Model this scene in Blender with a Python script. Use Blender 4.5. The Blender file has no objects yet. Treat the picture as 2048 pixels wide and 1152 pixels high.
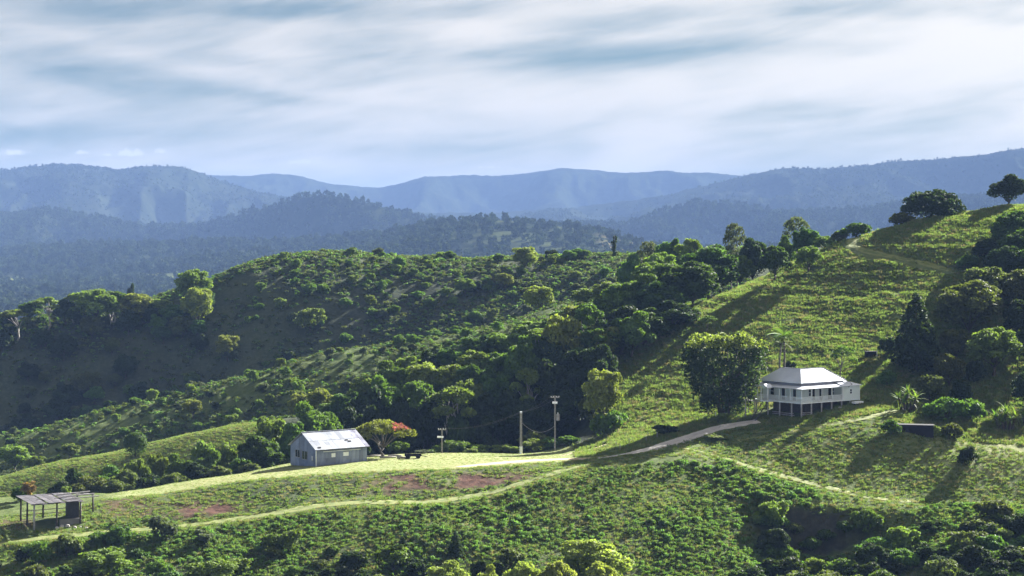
import bpy, math, random
import numpy as np
from mathutils import Vector

scene = bpy.context.scene
col = scene.collection
R = math.radians

# ------------------------------------------------------------------ camera
F = 3822.0            # focal length in photo pixels (2048 wide)
HX, HY = 1024.0, 470.0
CZ = 100.0            # camera height
cam_d = bpy.data.cameras.new('camera')
cam = bpy.data.objects.new('camera', cam_d)
col.objects.link(cam)
cam.location = (0, 0, CZ)
cam.rotation_euler = (R(90), 0, 0)
cam_d.sensor_width = 36.0
cam_d.lens = F / 2048.0 * 36.0
cam_d.shift_y = -(576.0 - HY) / 2048.0
cam_d.clip_start = 1.0
cam_d.clip_end = 60000.0
scene.camera = cam

# ------------------------------------------------------------------ light
SUN_AZ, SUN_EL = R(39), R(27)
SUN_STRENGTH = 5.0
SKY_STRENGTH = 0.05
EXPOSURE = 2.7
sun_dir = Vector((math.sin(SUN_AZ) * math.cos(SUN_EL), math.cos(SUN_AZ) * math.cos(SUN_EL), math.sin(SUN_EL)))
sun_d = bpy.data.lights.new('sun', 'SUN')
sun_d.energy = SUN_STRENGTH
sun_d.angle = R(0.6)
sun_d.color = (1.0, 0.975, 0.92)
sun = bpy.data.objects.new('sun', sun_d)
col.objects.link(sun)
sun.location = sun_dir * 400
sun.rotation_euler = (-sun_dir).to_track_quat('-Z', 'Y').to_euler()

def N(nt, kind, **kw):
    n = nt.nodes.new(kind)
    for k, v in kw.items():
        if k.startswith('i_'):
            n.inputs[int(k[2:])].default_value = v
        else:
            setattr(n, k, v)
    return n

def math_node(nt, op, a, b=None, clamp=False):
    n = nt.nodes.new('ShaderNodeMath'); n.operation = op; n.use_clamp = clamp
    for i, v in enumerate((a, b)):
        if v is None: continue
        if hasattr(v, 'is_linked'): nt.links.new(v, n.inputs[i])
        else: n.inputs[i].default_value = v
    return n.outputs[0]

def mix_col(nt, fac, a, b, mode='MIX'):
    n = nt.nodes.new('ShaderNodeMix'); n.data_type = 'RGBA'; n.blend_type = mode
    for i, v in ((0, fac), (6, a), (7, b)):
        if hasattr(v, 'is_linked'): nt.links.new(v, n.inputs[i])
        elif i == 0: n.inputs[0].default_value = v
        else: n.inputs[i].default_value = (*v, 1) if len(v) == 3 else v
    return n.outputs[2]

def ramp(nt, src, lo, hi):
    n = nt.nodes.new('ShaderNodeMapRange'); n.interpolation_type = 'SMOOTHSTEP'
    nt.links.new(src, n.inputs[0])
    n.inputs[1].default_value = lo; n.inputs[2].default_value = hi
    return n.outputs[0]

world = bpy.data.worlds.new('World')
scene.world = world
world.use_nodes = True
wt = world.node_tree
wt.nodes.clear()
w_out = N(wt, 'ShaderNodeOutputWorld')
w_bg = N(wt, 'ShaderNodeBackground')
sky = N(wt, 'ShaderNodeTexSky')
sky.sky_type = 'NISHITA'
sky.sun_disc = False
sky.sun_elevation = SUN_EL
sky.sun_rotation = SUN_AZ
sky.altitude = 300
sky.air_density = 1.0
sky.dust_density = 0.35
sky.ozone_density = 3.0
tc = N(wt, 'ShaderNodeTexCoord')
sep = N(wt, 'ShaderNodeSeparateXYZ')
wt.links.new(tc.outputs['Generated'], sep.inputs[0])
dx, dy, dz = sep.outputs
def cloud_noise(sx, sz, tilt, off, scale, detail, rough, dist):
    cb = N(wt, 'ShaderNodeCombineXYZ')
    zt = math_node(wt, 'ADD', math_node(wt, 'MULTIPLY', dz, sz), math_node(wt, 'MULTIPLY', dx, tilt))
    wt.links.new(math_node(wt, 'ADD', math_node(wt, 'MULTIPLY', dx, sx), off[0]), cb.inputs[0])
    wt.links.new(math_node(wt, 'ADD', math_node(wt, 'MULTIPLY', dy, sx), off[1]), cb.inputs[1])
    wt.links.new(math_node(wt, 'ADD', zt, off[2]), cb.inputs[2])
    nz = N(wt, 'ShaderNodeTexNoise')
    wt.links.new(cb.outputs[0], nz.inputs['Vector'])
    nz.inputs['Scale'].default_value = scale
    nz.inputs['Detail'].default_value = detail
    nz.inputs['Roughness'].default_value = rough
    nz.inputs['Distortion'].default_value = dist
    return nz.outputs['Fac']
big = cloud_noise(6.0, 30.0, -4.0, (3.1, 0.4, 2.35), 1.0, 3.0, 0.45, 0.8)
fine = cloud_noise(18.0, 110.0, -16.0, (1.3, 7.0, 0.2), 1.0, 8.0, 0.62, 0.9)
mid = cloud_noise(10.0, 48.0, -8.0, (0.3, 2.0, 5.2), 1.0, 6.0, 0.55, 1.2)
cl = math_node(wt, 'ADD', math_node(wt, 'MULTIPLY', big, 0.56), math_node(wt, 'MULTIPLY', fine, 0.18))
cl = math_node(wt, 'ADD', cl, math_node(wt, 'MULTIPLY', mid, 0.30))
# broad bands of clear and of veiled sky, as centre (photo row/column), reach and slope
hx = math_node(wt, 'DIVIDE', dx, math_node(wt, 'MAXIMUM', dy, 0.05))
hz = math_node(wt, 'DIVIDE', dz, math_node(wt, 'MAXIMUM', dy, 0.05))
for (px, py, w, h, slope, amt) in ((180, 140, 330, 20, -0.10, -0.16), (130, 268, 420, 22, -0.02, -0.17), (650, 205, 260, 16, 0.10, -0.12), (520, 20, 420, 26, 0.0, -0.18), (1250, 110, 420, 34, -0.05, -0.15), (1750, 20, 300, 20, 0.05, -0.10), (1700, 260, 420, 30, -0.05, -0.05), (600, 300, 600, 20, 0.0, -0.10),
                                   (330, 120, 380, 22, 0.22, 0.10), (560, 110, 110, 40, 0.25, 0.12), (1100, 200, 800, 40, -0.05, 0.10), (1850, 110, 360, 45, -0.12, 0.14), (900, 60, 250, 18, 0.02, 0.08)):
    cx, cz = (px - HX) / F, (HY - py) / F
    ddx = math_node(wt, 'SUBTRACT', hx, cx)
    ddz = math_node(wt, 'ADD', math_node(wt, 'SUBTRACT', hz, cz), math_node(wt, 'MULTIPLY', ddx, slope))
    q = math_node(wt, 'ADD', math_node(wt, 'POWER', math_node(wt, 'MULTIPLY', ddx, F / w), 2.0), math_node(wt, 'POWER', math_node(wt, 'MULTIPLY', ddz, F / h), 2.0))
    g = math_node(wt, 'MULTIPLY', math_node(wt, 'EXPONENT', math_node(wt, 'MULTIPLY', q, -1.0)), amt * 0.9)
    cl = math_node(wt, 'ADD', cl, g)
# thicker veil towards the sun's side
cl = math_node(wt, 'ADD', cl, math_node(wt, 'MULTIPLY', dx, 0.22))
cover = ramp(wt, cl, 0.22, 0.70)
veil = math_node(wt, 'MULTIPLY', math_node(wt, 'EXPONENT', math_node(wt, 'MULTIPLY', math_node(wt, 'MAXIMUM', dz, 0.0), -38.0)), 0.6)
cover = math_node(wt, 'MAXIMUM', math_node(wt, 'MULTIPLY', cover, 0.94), veil)
# small fair-weather cumulus low over the range
puffn = N(wt, 'ShaderNodeTexNoise')
wt.links.new(tc.outputs['Generated'], puffn.inputs['Vector'])
puffn.inputs['Scale'].default_value = 230.0
puffn.inputs['Detail'].default_value = 6.0
puffn.inputs['Roughness'].default_value = 0.65
puff = None
for (px, py, w, h) in ((24, 307, 44, 12), (165, 306, 20, 9), (262, 308, 42, 16), (320, 304, 18, 9), (212, 310, 14, 6), (600, 325, 54, 12), (978, 335, 28, 5)):
    cx, cz = (px - HX) / F, (HY - py) / F
    ex = math_node(wt, 'POWER', math_node(wt, 'MULTIPLY', math_node(wt, 'SUBTRACT', hx, cx), F / w), 2.0)
    dzv = math_node(wt, 'MULTIPLY', math_node(wt, 'SUBTRACT', hz, cz), F / h)
    dneg = math_node(wt, 'MULTIPLY', math_node(wt, 'MINIMUM', dzv, 0.0), 1.5)
    ez = math_node(wt, 'POWER', math_node(wt, 'ADD', dzv, dneg), 2.0)
    g = math_node(wt, 'SUBTRACT', 1.0, math_node(wt, 'ADD', ex, ez), clamp=True)
    puff = g if puff is None else math_node(wt, 'MAXIMUM', puff, g)
front = math_node(wt, 'GREATER_THAN', dy, 0.1)
puff = math_node(wt, 'MULTIPLY', math_node(wt, 'MULTIPLY', ramp(wt, math_node(wt, 'ADD', math_node(wt, 'MULTIPLY', puff, 0.36), puffn.outputs['Fac']), 0.62, 0.86), ramp(wt, puff, 0.0, 0.25)), front)
# cloud brightness rises towards the sun (thin ice cloud scatters forwards)
dotn = N(wt, 'ShaderNodeVectorMath', operation='DOT_PRODUCT')
wt.links.new(tc.outputs['Generated'], dotn.inputs[0])
dotn.inputs[1].default_value = sun_dir
fwd = math_node(wt, 'POWER', math_node(wt, 'MAXIMUM', dotn.outputs['Value'], 0.0), 5.0)
cloud_amt = math_node(wt, 'ADD', 2.55, math_node(wt, 'MULTIPLY', fwd, 1.7))
cloud_c = N(wt, 'ShaderNodeVectorMath', operation='SCALE')
cloud_c.inputs[0].default_value = (1.07, 1.02, 0.935)
wt.links.new(cloud_amt, cloud_c.inputs['Scale'])
blue = mix_col(wt, 1.0, sky.outputs[0], (0.132, 0.152, 0.143), 'MULTIPLY')
skyc = mix_col(wt, cover, blue, cloud_c.outputs[0])
skyc = mix_col(wt, math_node(wt, 'MULTIPLY', puff, 0.85), skyc, (2.9, 2.95, 3.05))
wt.links.new(skyc, w_bg.inputs[0])
w_bg.inputs[1].default_value = SKY_STRENGTH
wt.links.new(w_bg.outputs[0], w_out.inputs[0])

# ------------------------------------------------------------------ colour management and render
vs = scene.view_settings
vs.view_transform = 'Standard'
vs.look = 'None'
vs.exposure = EXPOSURE
vs.gamma = 1.0
vs.use_curve_mapping = False
cy = scene.cycles
cy.max_bounces = 4
cy.diffuse_bounces = 2
cy.glossy_bounces = 1
cy.transmission_bounces = 2
cy.volume_bounces = 0
cy.transparent_max_bounces = 4
cy.use_denoising = True
cy.caustics_reflective = False
cy.caustics_refractive = False
cy.use_adaptive_sampling = True
cy.adaptive_threshold = 0.02

# ------------------------------------------------------------------ small tools
rng = np.random.default_rng(11)
TAB = np.random.default_rng(5).random((256, 256))
def vnoise(x, y):
    xi = np.floor(x).astype(int); yi = np.floor(y).astype(int)
    fx = x - xi; fy = y - yi
    fx = fx * fx * fx * (fx * (fx * 6 - 15) + 10); fy = fy * fy * fy * (fy * (fy * 6 - 15) + 10)
    a = TAB[xi & 255, yi & 255]; b = TAB[(xi + 1) & 255, yi & 255]
    c = TAB[xi & 255, (yi + 1) & 255]; d = TAB[(xi + 1) & 255, (yi + 1) & 255]
    return (a * (1 - fx) + b * fx) * (1 - fy) + (c * (1 - fx) + d * fx) * fy
def fbm(x, y, octs=4, gain=0.5):
    x = np.asarray(x, float); y = np.asarray(y, float)
    s = 0; a = 1; t = 0
    for i in range(octs):
        s = s + a * (vnoise(x + i * 17.3, y + i * 9.1) * 2 - 1); t += a
        a *= gain; x, y = (x * 0.8 - y * 0.6) * 2.03, (x * 0.6 + y * 0.8) * 2.03
    return s / t
def ridged(x, y, octs=4):
    s = 0; a = 1; t = 0
    for i in range(octs):
        s = s + a * (1 - np.abs(vnoise(x + i * 31.7, y + i * 11.9) * 2 - 1) * 2); t += a
        a *= 0.5; x, y = (x * 0.8 - y * 0.6) * 2.1, (x * 0.6 + y * 0.8) * 2.1
    return s / t
def sstep(a, b, x):
    t = np.clip((x - a) / (b - a), 0, 1); return t * t * (3 - 2 * t)

def mesh_from(name, verts, faces, mat=None, smooth=False, attrs=None, mats=None, fmat=None):
    me = bpy.data.meshes.new(name)
    verts = np.asarray(verts, dtype=np.float32)
    if isinstance(faces, np.ndarray):
        nf, k = faces.shape
        me.vertices.add(len(verts)); me.vertices.foreach_set('co', verts.ravel())
        me.loops.add(nf * k); me.loops.foreach_set('vertex_index', faces.astype(np.int32).ravel())
        me.polygons.add(nf)
        me.polygons.foreach_set('loop_start', np.arange(0, nf * k, k, dtype=np.int32))
        me.update(calc_edges=True)
    else:
        me.from_pydata([tuple(v) for v in verts], [], faces)
    if smooth:
        me.polygons.foreach_set('use_smooth', np.ones(len(me.polygons), dtype=bool))
    for a, arr in (attrs or {}).items():
        at = me.attributes.new(a, 'FLOAT_COLOR', 'POINT')
        at.data.foreach_set('color', np.asarray(arr, dtype=np.float32).ravel())
    if mat: me.materials.append(mat)
    for m in mats or (): me.materials.append(m)
    if fmat is not None: me.polygons.foreach_set('material_index', np.asarray(fmat, dtype=np.int32))
    me.update()
    return me
def obj(name, me, parent=None, loc=None, rot=None, scl=None):
    o = bpy.data.objects.new(name, me)
    col.objects.link(o)
    if parent: o.parent = parent
    if loc is not None: o.location = loc
    if rot is not None: o.rotation_euler = rot
    if scl is not None: o.scale = scl
    return o
def thing(name, label, cat, loc=(0, 0, 0), rz=0.0, group=None, scl=None):
    o = obj(name, None, None, loc, (0, 0, rz), scl)
    o.empty_display_size = 0.3
    return tag(o, label, cat, group)
def tag(o, label, cat, group=None):
    o['label'] = label; o['category'] = cat
    if group: o['group'] = group
    return o

class MB:
    """collects boxes, bars, tubes and prisms into one mesh"""
    def __init__(s): s.v = []; s.f = []
    def add(s, v, f):
        n = len(s.v); s.v += [tuple(p) for p in v]; s.f += [[i + n for i in q] for q in f]; return s
    def box(s, x0, x1, y0, y1, z0, z1):
        return s.add([(x0, y0, z0), (x1, y0, z0), (x1, y1, z0), (x0, y1, z0), (x0, y0, z1), (x1, y0, z1), (x1, y1, z1), (x0, y1, z1)],
                     [(0, 3, 2, 1), (4, 5, 6, 7), (0, 1, 5, 4), (1, 2, 6, 5), (2, 3, 7, 6), (3, 0, 4, 7)])
    def bar(s, a, b, w, h=None):
        a = Vector(a); b = Vector(b); h = h or w; d = (b - a).normalized()
        u = d.cross(Vector((0, 0, 1)))
        if u.length < 1e-3: u = Vector((1, 0, 0))
        u.normalize(); t = u.cross(d)
        vs_ = [p + u * (i * w / 2) + t * (j * h / 2) for p in (a, b) for i, j in ((-1, -1), (1, -1), (1, 1), (-1, 1))]
        return s.add(vs_, [(0, 3, 2, 1), (4, 5, 6, 7), (0, 1, 5, 4), (1, 2, 6, 5), (2, 3, 7, 6), (3, 0, 4, 7)])
    def tube(s, pts, rad, n=6, cap=True):
        pts = [Vector(p) for p in pts]; vs_ = []; fs = []
        ref = Vector((0.31, 0.95, 0.05))
        for i, p in enumerate(pts):
            d = (pts[min(i + 1, len(pts) - 1)] - pts[max(i - 1, 0)]).normalized()
            u = d.cross(ref).normalized(); t = d.cross(u)
            for k in range(n):
                a = 2 * math.pi * k / n
                vs_.append(p + (u * math.cos(a) + t * math.sin(a)) * rad[i])
        for i in range(len(pts) - 1):
            for k in range(n):
                fs.append((i * n + k, i * n + (k + 1) % n, (i + 1) * n + (k + 1) % n, (i + 1) * n + k))
        if cap:
            fs.append(tuple(range(n - 1, -1, -1))); fs.append(tuple((len(pts) - 1) * n + k for k in range(n)))
        return s.add(vs_, fs)
    def plate(s, quad, th):
        """four corners, thickened downwards along the normal"""
        q = [Vector(p) for p in quad]
        n = (q[1] - q[0]).cross(q[-1] - q[0]).normalized()
        if n.z < 0: n = -n; q = q[::-1]
        k = len(q)
        return s.add(q + [p - n * th for p in q], [tuple(range(k)), tuple(range(2 * k - 1, k - 1, -1))] + [(i, i + k, (i + 1) % k + k, (i + 1) % k) for i in range(k)])
    def mesh(s, name, mat, smooth=False): return mesh_from(name, s.v, s.f, mat, smooth)
    def build(s, name, mat, parent=None, smooth=False): return obj(name, s.mesh(name, mat, smooth), parent)
# ------------------------------------------------------------------ terrain: heights lofted through crest, track and gully lines
def ln(*pts): return pts
def zz(v): return ('z', v)
NEAR = [
 ln((0, zz(12), 60)),
 ln((0, zz(24), 170)),
 ln((-300, 1260, 255), (0, 1255, 258), (700, 1250, 268), (1200, 1250, 270), (1450, 1250, 270), (1700, 1260, 268), (2048, 1265, 265), (2400, 1270, 262)),
 # toe of the slope below the track / foot of the eroded cut
 ln((-300, 1150, 281), (0, 1128, 284), (300, 1105, 288), (600, 1060, 297), (900, 1050, 298), (1150, 1010, 308), (1400, 965, 318), (1480, 1040, 306), (1540, 1100, 303.5), (1640, 1105, 306), (1740, 1085, 306), (1850, 1060, 305), (2048, 1065, 304), (2400, 1100, 298)),
 # front edge of the mown track
 ln((-300, 1115, 285), (0, 1088, 290), (160, 1076, 293), (330, 1062, 297), (480, 1044, 300), (640, 1019, 304), (720, 1013, 305), (850, 1012, 306), (980, 994, 310), (1100, 958, 316), (1180, 932, 322), (1280, 915, 326), (1380, 905, 330), (1500, 945, 322), (1540, 1012, 309), (1600, 1010, 310), (1720, 1012, 312), (1850, 1020, 311), (2048, 1035, 309), (2400, 1060, 303)),
 # back edge of the track, foot of the bank
 ln((-300, 1095, 290), (0, 1068, 295), (160, 1058, 298), (330, 1047, 301), (480, 1030, 304), (640, 1004, 308), (720, 999, 309), (850, 998, 310), (980, 979, 314), (1100, 944, 320), (1180, 924, 326), (1280, 907, 330), (1380, 894, 334), (1500, 928, 327), (1600, 958, 322), (1720, 990, 317), (1850, 1003, 316), (2048, 1015, 314), (2400, 1040, 308)),
 # top of the bank, edge of the terrace
 ln((-300, 1062, 300), (0, 1036, 306), (140, 1024, 309), (200, 1000, 313), (330, 988, 316), (480, 963, 319), (700, 945, 323), (900, 940, 323), (1100, 926, 327), (1190, 917, 333), (1290, 898, 337), (1380, 880, 341), (1440, 868, 342), (1520, 860, 343), (1600, 848, 343), (1700, 834, 344), (1800, 842, 341), (1900, 880, 336), (2048, 910, 332), (2400, 940, 326)),
 # back of the terrace
 ln((-300, 1015, 318), (0, 1000, 322), (140, 992, 324), (200, 988, 325), (300, 977, 329), (400, 958, 336), (500, 945, 342), (560, 930, 350), (640, 917, 357), (800, 908, 362), (900, 905, 362), (1040, 908, 360), (1120, 903, 358), (1200, 888, 358), (1230, 872, 358), (1330, 850, 358), (1440, 826, 360), (1520, 812, 361), (1600, 805, 362), (1700, 791, 362), (1800, 792, 361), (1900, 815, 356), (2048, 850, 350), (2400, 880, 342)),
 # gully behind the terrace / grass slope behind the house
 ln((-300, zz(42), 358), (0, zz(44), 362), (200, zz(45), 364), (400, zz(48), 370), (600, zz(51), 380), (800, zz(53), 384), (1000, zz(55), 384), (1120, zz(59), 382), (1190, zz(65), 380), (1230, 800, 380), (1330, 772, 382), (1440, 742, 384), (1520, 732, 384), (1600, 722, 384), (1700, 712, 384), (1800, 702, 383), (1900, 712, 378), (2048, 740, 372), (2400, 770, 364)),
 # crest of the low green spur / slope under the tree belt / hillside
 ln((-300, 1015, 388), (0, 956, 395), (100, 926, 396), (240, 901, 397), (320, 881, 398), (440, 856, 400), (500, 846, 402), (600, 835, 404), (800, 805, 411), (1000, 765, 413), (1150, 725, 413), (1230, 705, 413), (1330, 672, 414), (1440, 628, 415), (1520, 610, 415), (1600, 606, 414), (1700, 596, 413), (1800, 584, 412), (1900, 580, 410), (2048, 570, 406), (2400, 545, 400)),
 # hollow behind the spur / crest of the grassy hill
 ln((-300, zz(33), 432), (0, zz(37), 432), (200, zz(41), 433), (400, zz(47), 435), (500, zz(51), 437), (650, zz(57), 440), (800, zz(63), 442), (1000, zz(73), 442), (1150, zz(79), 442), (1230, zz(81), 442), (1330, zz(83), 442), (1400, 612, 438), (1480, 577, 439), (1560, 543, 441), (1640, 505, 444), (1700, 478, 446), (1780, 456, 450), (1860, 438, 453), (1990, 420, 457), (2048, 410, 460), (2400, 356, 468)),
 # crest of the scrubby middle ridge / lee of the hill
 ln((-300, 960, 478), (0, 880, 485), (146, 846, 485), (255, 811, 487), (365, 789, 490), (437, 767, 490), (547, 738, 492), (700, 698, 495), (839, 684, 496), (942, 664, 497), (1044, 631, 500), (1150, 602, 504), (1300, 585, 506), (1400, zz(80), 508), (1500, zz(83), 510), (1640, zz(88), 514), (1860, zz(95), 522), (2048, zz(98), 530), (2400, zz(104), 535)),
 # shaded gully
 ln((-300, zz(24), 540), (0, zz(31), 540), (200, zz(36), 542), (437, zz(47), 543), (700, zz(55), 545), (900, zz(58), 548), (1044, zz(61), 552), (1300, zz(70), 560), (1600, zz(72), 565), (2048, zz(78), 575), (2400, zz(80), 580)),
 # crest of the back ridge
 ln((-300, 690, 600), (0, 655, 610), (150, 622, 615), (300, 600, 622), (420, 566, 626), (480, 537, 630), (560, 514, 634), (640, 506, 640), (700, 507, 645), (800, 518, 650), (1000, 518, 655), (1250, 513, 660), (1400, 505, 665), (1600, 492, 670), (2048, 480, 680), (2400, 475, 690)),
 ln((0, zz(52), 760)),
 ln((0, zz(22), 950)),
 ln((0, zz(12), 1300)),
]
FAR = [
 ln((0, zz(14), 900)),
 ln((0, zz(10), 1500)),
 ln((0, zz(14), 2300)),
 ln((-900, 566, 3100), (200, 566, 3100), (700, 545, 2700), (1000, 535, 2600), (1300, 535, 2600), (2400, 535, 2700)),
 # wooded foothills and the bare knoll
 ln((-900, 505, 4000), (0, 506, 4000), (200, 494, 4000), (420, 486, 3900), (600, 486, 3800), (750, 474, 3600), (860, 452, 3300), (980, 438, 3200), (1080, 448, 3200), (1180, 460, 3200), (1250, 479, 3200), (1300, 498, 3200), (1400, 506, 3300), (1600, 500, 3400), (2048, 495, 3400), (2500, 490, 3400)),
 ln((-900, zz(58), 4300), (200, zz(58), 4300), (600, zz(60), 4150), (900, zz(70), 3900), (1200, zz(62), 3900), (1500, zz(50), 4000), (2500, zz(52), 4000)),
 # spurs in front of the range
 ln((-900, 428, 5100), (-200, 436, 5000), (0, 437, 5000), (100, 424, 5000), (200, 437, 5000), (280, 456, 5000), (400, 452, 4950), (500, 426, 4900), (580, 400, 4800), (640, 386, 4700), (700, 400, 4700), (760, 415, 4700), (860, 440, 4700), (950, 455, 4750), (1100, 458, 5000), (1260, 448, 5100), (1330, 420, 5200), (1400, 402, 5300), (1470, 405, 5300), (1560, 428, 5200), (1700, 422, 5200), (1900, 402, 5200), (2048, 392, 5200), (2500, 380, 5200)),
 ln((-900, 452, 5700), (0, 455, 5700), (300, 456, 5700), (640, 430, 5700), (900, 455, 5700), (1200, 455, 5800), (1500, 435, 5900), (2048, 420, 5900), (2500, 415, 5900)),
 # main range
 ln((-900, 352, 7100), (-200, 348, 7000), (0, 342, 7000), (60, 335, 7000), (120, 329, 7000), (200, 337, 7000), (240, 344, 7050), (290, 334, 7050), (360, 334, 7100), (400, 347, 7100), (440, 362, 7150), (520, 388, 7200), (640, 412, 7300), (800, 425, 7400), (1000, 425, 7500), (1150, 415, 7500), (1250, 402, 7400), (1350, 386, 7300), (1440, 364, 7250), (1500, 350, 7200), (1560, 336, 7200), (1650, 337, 7150), (1700, 334, 7100), (1800, 322, 7100), (1900, 316, 7050), (1960, 309, 7000), (2048, 298, 7000), (2500, 285, 7000)),
 ln((-900, 430, 8200), (400, 425, 8200), (1000, 430, 8300), (1600, 415, 8300), (2500, 410, 8300)),
 # far range
 ln((-900, 360, 9500), (400, 350, 9500), (500, 353, 9500), (540, 346, 9500), (600, 351, 9500), (650, 366, 9500), (740, 376, 9500), (780, 373, 9500), (850, 353, 9500), (930, 350, 9500), (1000, 351, 9500), (1060, 345, 9500), (1120, 337, 9500), (1180, 339, 9500), (1250, 346, 9500), (1290, 346, 9500), (1330, 340, 9500), (1370, 348, 9500), (1400, 344, 9500), (1480, 351, 9500), (1600, 356, 9500), (2500, 350, 9500)),
 ln((0, zz(120), 11500)),
 ln((0, zz(40), 13500)),
]
FINE = np.arange(-1100, 3401, 5.0)
def line_arrays(pts, sig):
    p = np.array([q[0] for q in pts], float); d = np.array([q[2] for q in pts], float)
    z = np.array([q[1][1] if isinstance(q[1], tuple) else CZ - (q[1] - HY) / F * q[2] for q in pts], float)
    dd = np.interp(FINE, p, d); zf = np.interp(FINE, p, z)
    k = np.exp(-0.5 * (np.arange(-12, 13) * 5.0 / sig) ** 2); k /= k.sum()
    sm = lambda a: np.convolve(np.pad(a, 12, mode='edge'), k, 'valid')
    return sm(dd), sm(zf)
def pchip(xk, yk, x):
    h = np.diff(xk); dl = np.diff(yk) / h
    d = np.zeros_like(yk)
    same = dl[:-1] * dl[1:] > 0
    w1 = 2 * h[1:] + h[:-1]; w2 = h[1:] + 2 * h[:-1]
    with np.errstate(divide='ignore', invalid='ignore'):
        hm = (w1 + w2) / (w1 / dl[:-1] + w2 / dl[1:])
    d[1:-1] = np.where(same, hm, 0.0)
    d[0] = dl[0]; d[-1] = dl[-1]
    i = np.clip(np.searchsorted(xk, x) - 1, 0, len(h) - 1)
    t = np.clip((x - xk[i]) / h[i], 0, 1)
    t2 = t * t; t3 = t2 * t
    return (yk[i] * (2 * t3 - 3 * t2 + 1) + h[i] * d[i] * (t3 - 2 * t2 + t) + yk[i + 1] * (-2 * t3 + 3 * t2) + h[i] * d[i + 1] * (t3 - t2)), t
def loft(lines, px, ds, sig):
    arr = [line_arrays(l, sig) for l in lines]
    Z = np.zeros((len(ds), len(px))); T = np.zeros_like(Z)
    fi = ((px - FINE[0]) / 5.0).astype(int)
    for c, k in enumerate(fi):
        Z[:, c], T[:, c] = pchip(np.array([a[0][k] for a in arr]), np.array([a[1][k] for a in arr]), ds)
    return Z, T

PXN = np.concatenate([np.arange(-1000, -200, 40.0), np.arange(-200, 2250, 5.0), np.arange(2250, 3301, 30.0)])
DN = np.concatenate([np.arange(60, 240, 8.0), np.arange(240, 262, 1.5), np.arange(262, 372, 0.45), np.arange(372, 470, 0.8), np.arange(470, 680, 1.5), np.geomspace(680, 1200, 40)])
ZN, TN = loft(NEAR, PXN, DN, 18.0)
XN = (PXN[None, :] - HX) / F * DN[:, None]
YN = np.repeat(DN[:, None], len(PXN), 1)
PN = np.repeat(PXN[None, :], len(DN), 0)
# masks of ground cover, laid out on the place
L = {n: line_arrays(NEAR[i], 18.0) for n, i in (('toe', 3), ('tf', 4), ('tb', 5), ('bt', 6), ('lb', 7), ('gul', 8), ('spur', 9), ('crest', 10), ('mid', 11), ('sh', 12), ('back', 13))}
def ld(n): return np.interp(PXN, FINE, L[n][0])[None, :]
lawn = sstep(ld('bt') - 1, ld('bt') + 1.5, DN[:, None]) * (1 - sstep(ld('lb') + 1, ld('lb') + 4, DN[:, None])) * sstep(190, 260, PN) * (1 - sstep(1230, 1330, PN))
pad = sstep(1460, 1510, PN) * (1 - sstep(1740, 1780, PN)) * sstep(340, 344, DN[:, None]) * (1 - sstep(366, 372, DN[:, None]))
rough = 1 - np.clip(lawn * 0.9 + pad * 0.8, 0, 1)
trackm = sstep(ld('tf') - 0.5, ld('tf') + 0.5, DN[:, None]) * (1 - sstep(ld('tb') - 0.5, ld('tb') + 0.5, DN[:, None]))
nz = 0.45 * fbm(XN / 13, YN / 13, 3) + 0.22 * fbm(XN / 3.1, YN / 3.1, 3)
PY0 = HY + (CZ - ZN) / YN * F
WAYS = {
 'drive': [(1186, 918), (1240, 911), (1300, 898), (1360, 880), (1410, 863), (1450, 853), (1490, 846), (1530, 840)],
 'dirt': [(905, 935), (960, 930), (1020, 924), (1080, 920), (1140, 918), (1192, 917)],
 'low': [(-60, 1092), (0, 1084), (80, 1077), (160, 1070), (250, 1062), (330, 1055), (400, 1048), (480, 1037), (560, 1025), (640, 1011), (720, 1005), (790, 1006), (850, 1005), (920, 998), (980, 986), (1040, 968), (1100, 950), (1160, 932), (1200, 924)],
 'knoll': [(1360, 897), (1400, 903), (1450, 916), (1500, 934), (1550, 949), (1600, 962), (1660, 978), (1720, 993), (1780, 1001), (1850, 1006)],
 'upper': [(1470, 884), (1500, 877), (1540, 870), (1580, 864), (1640, 854), (1700, 843), (1750, 833), (1800, 820)],
 'hill': [(1722, 470), (1706, 480), (1698, 489), (1712, 498), (1750, 507), (1800, 517), (1850, 528), (1910, 542)],
}
waym = np.zeros_like(ZN)
for k_, pl in WAYS.items():
    pl = np.array(pl, float); near_d = (YN > 380) if k_ == 'hill' else (YN < 366)
    yy = np.interp(PN, *(pl[np.argsort(pl[:, 0])].T))
    inr = (PN > pl[:, 0].min() - 10) & (PN < pl[:, 0].max() + 10) & near_d
    waym = np.maximum(waym, inr * (1 - sstep(7, 16, np.abs(PY0 - yy))))
nz *= (1 - 0.8 * trackm) * (1 - 0.9 * waym)
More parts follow.
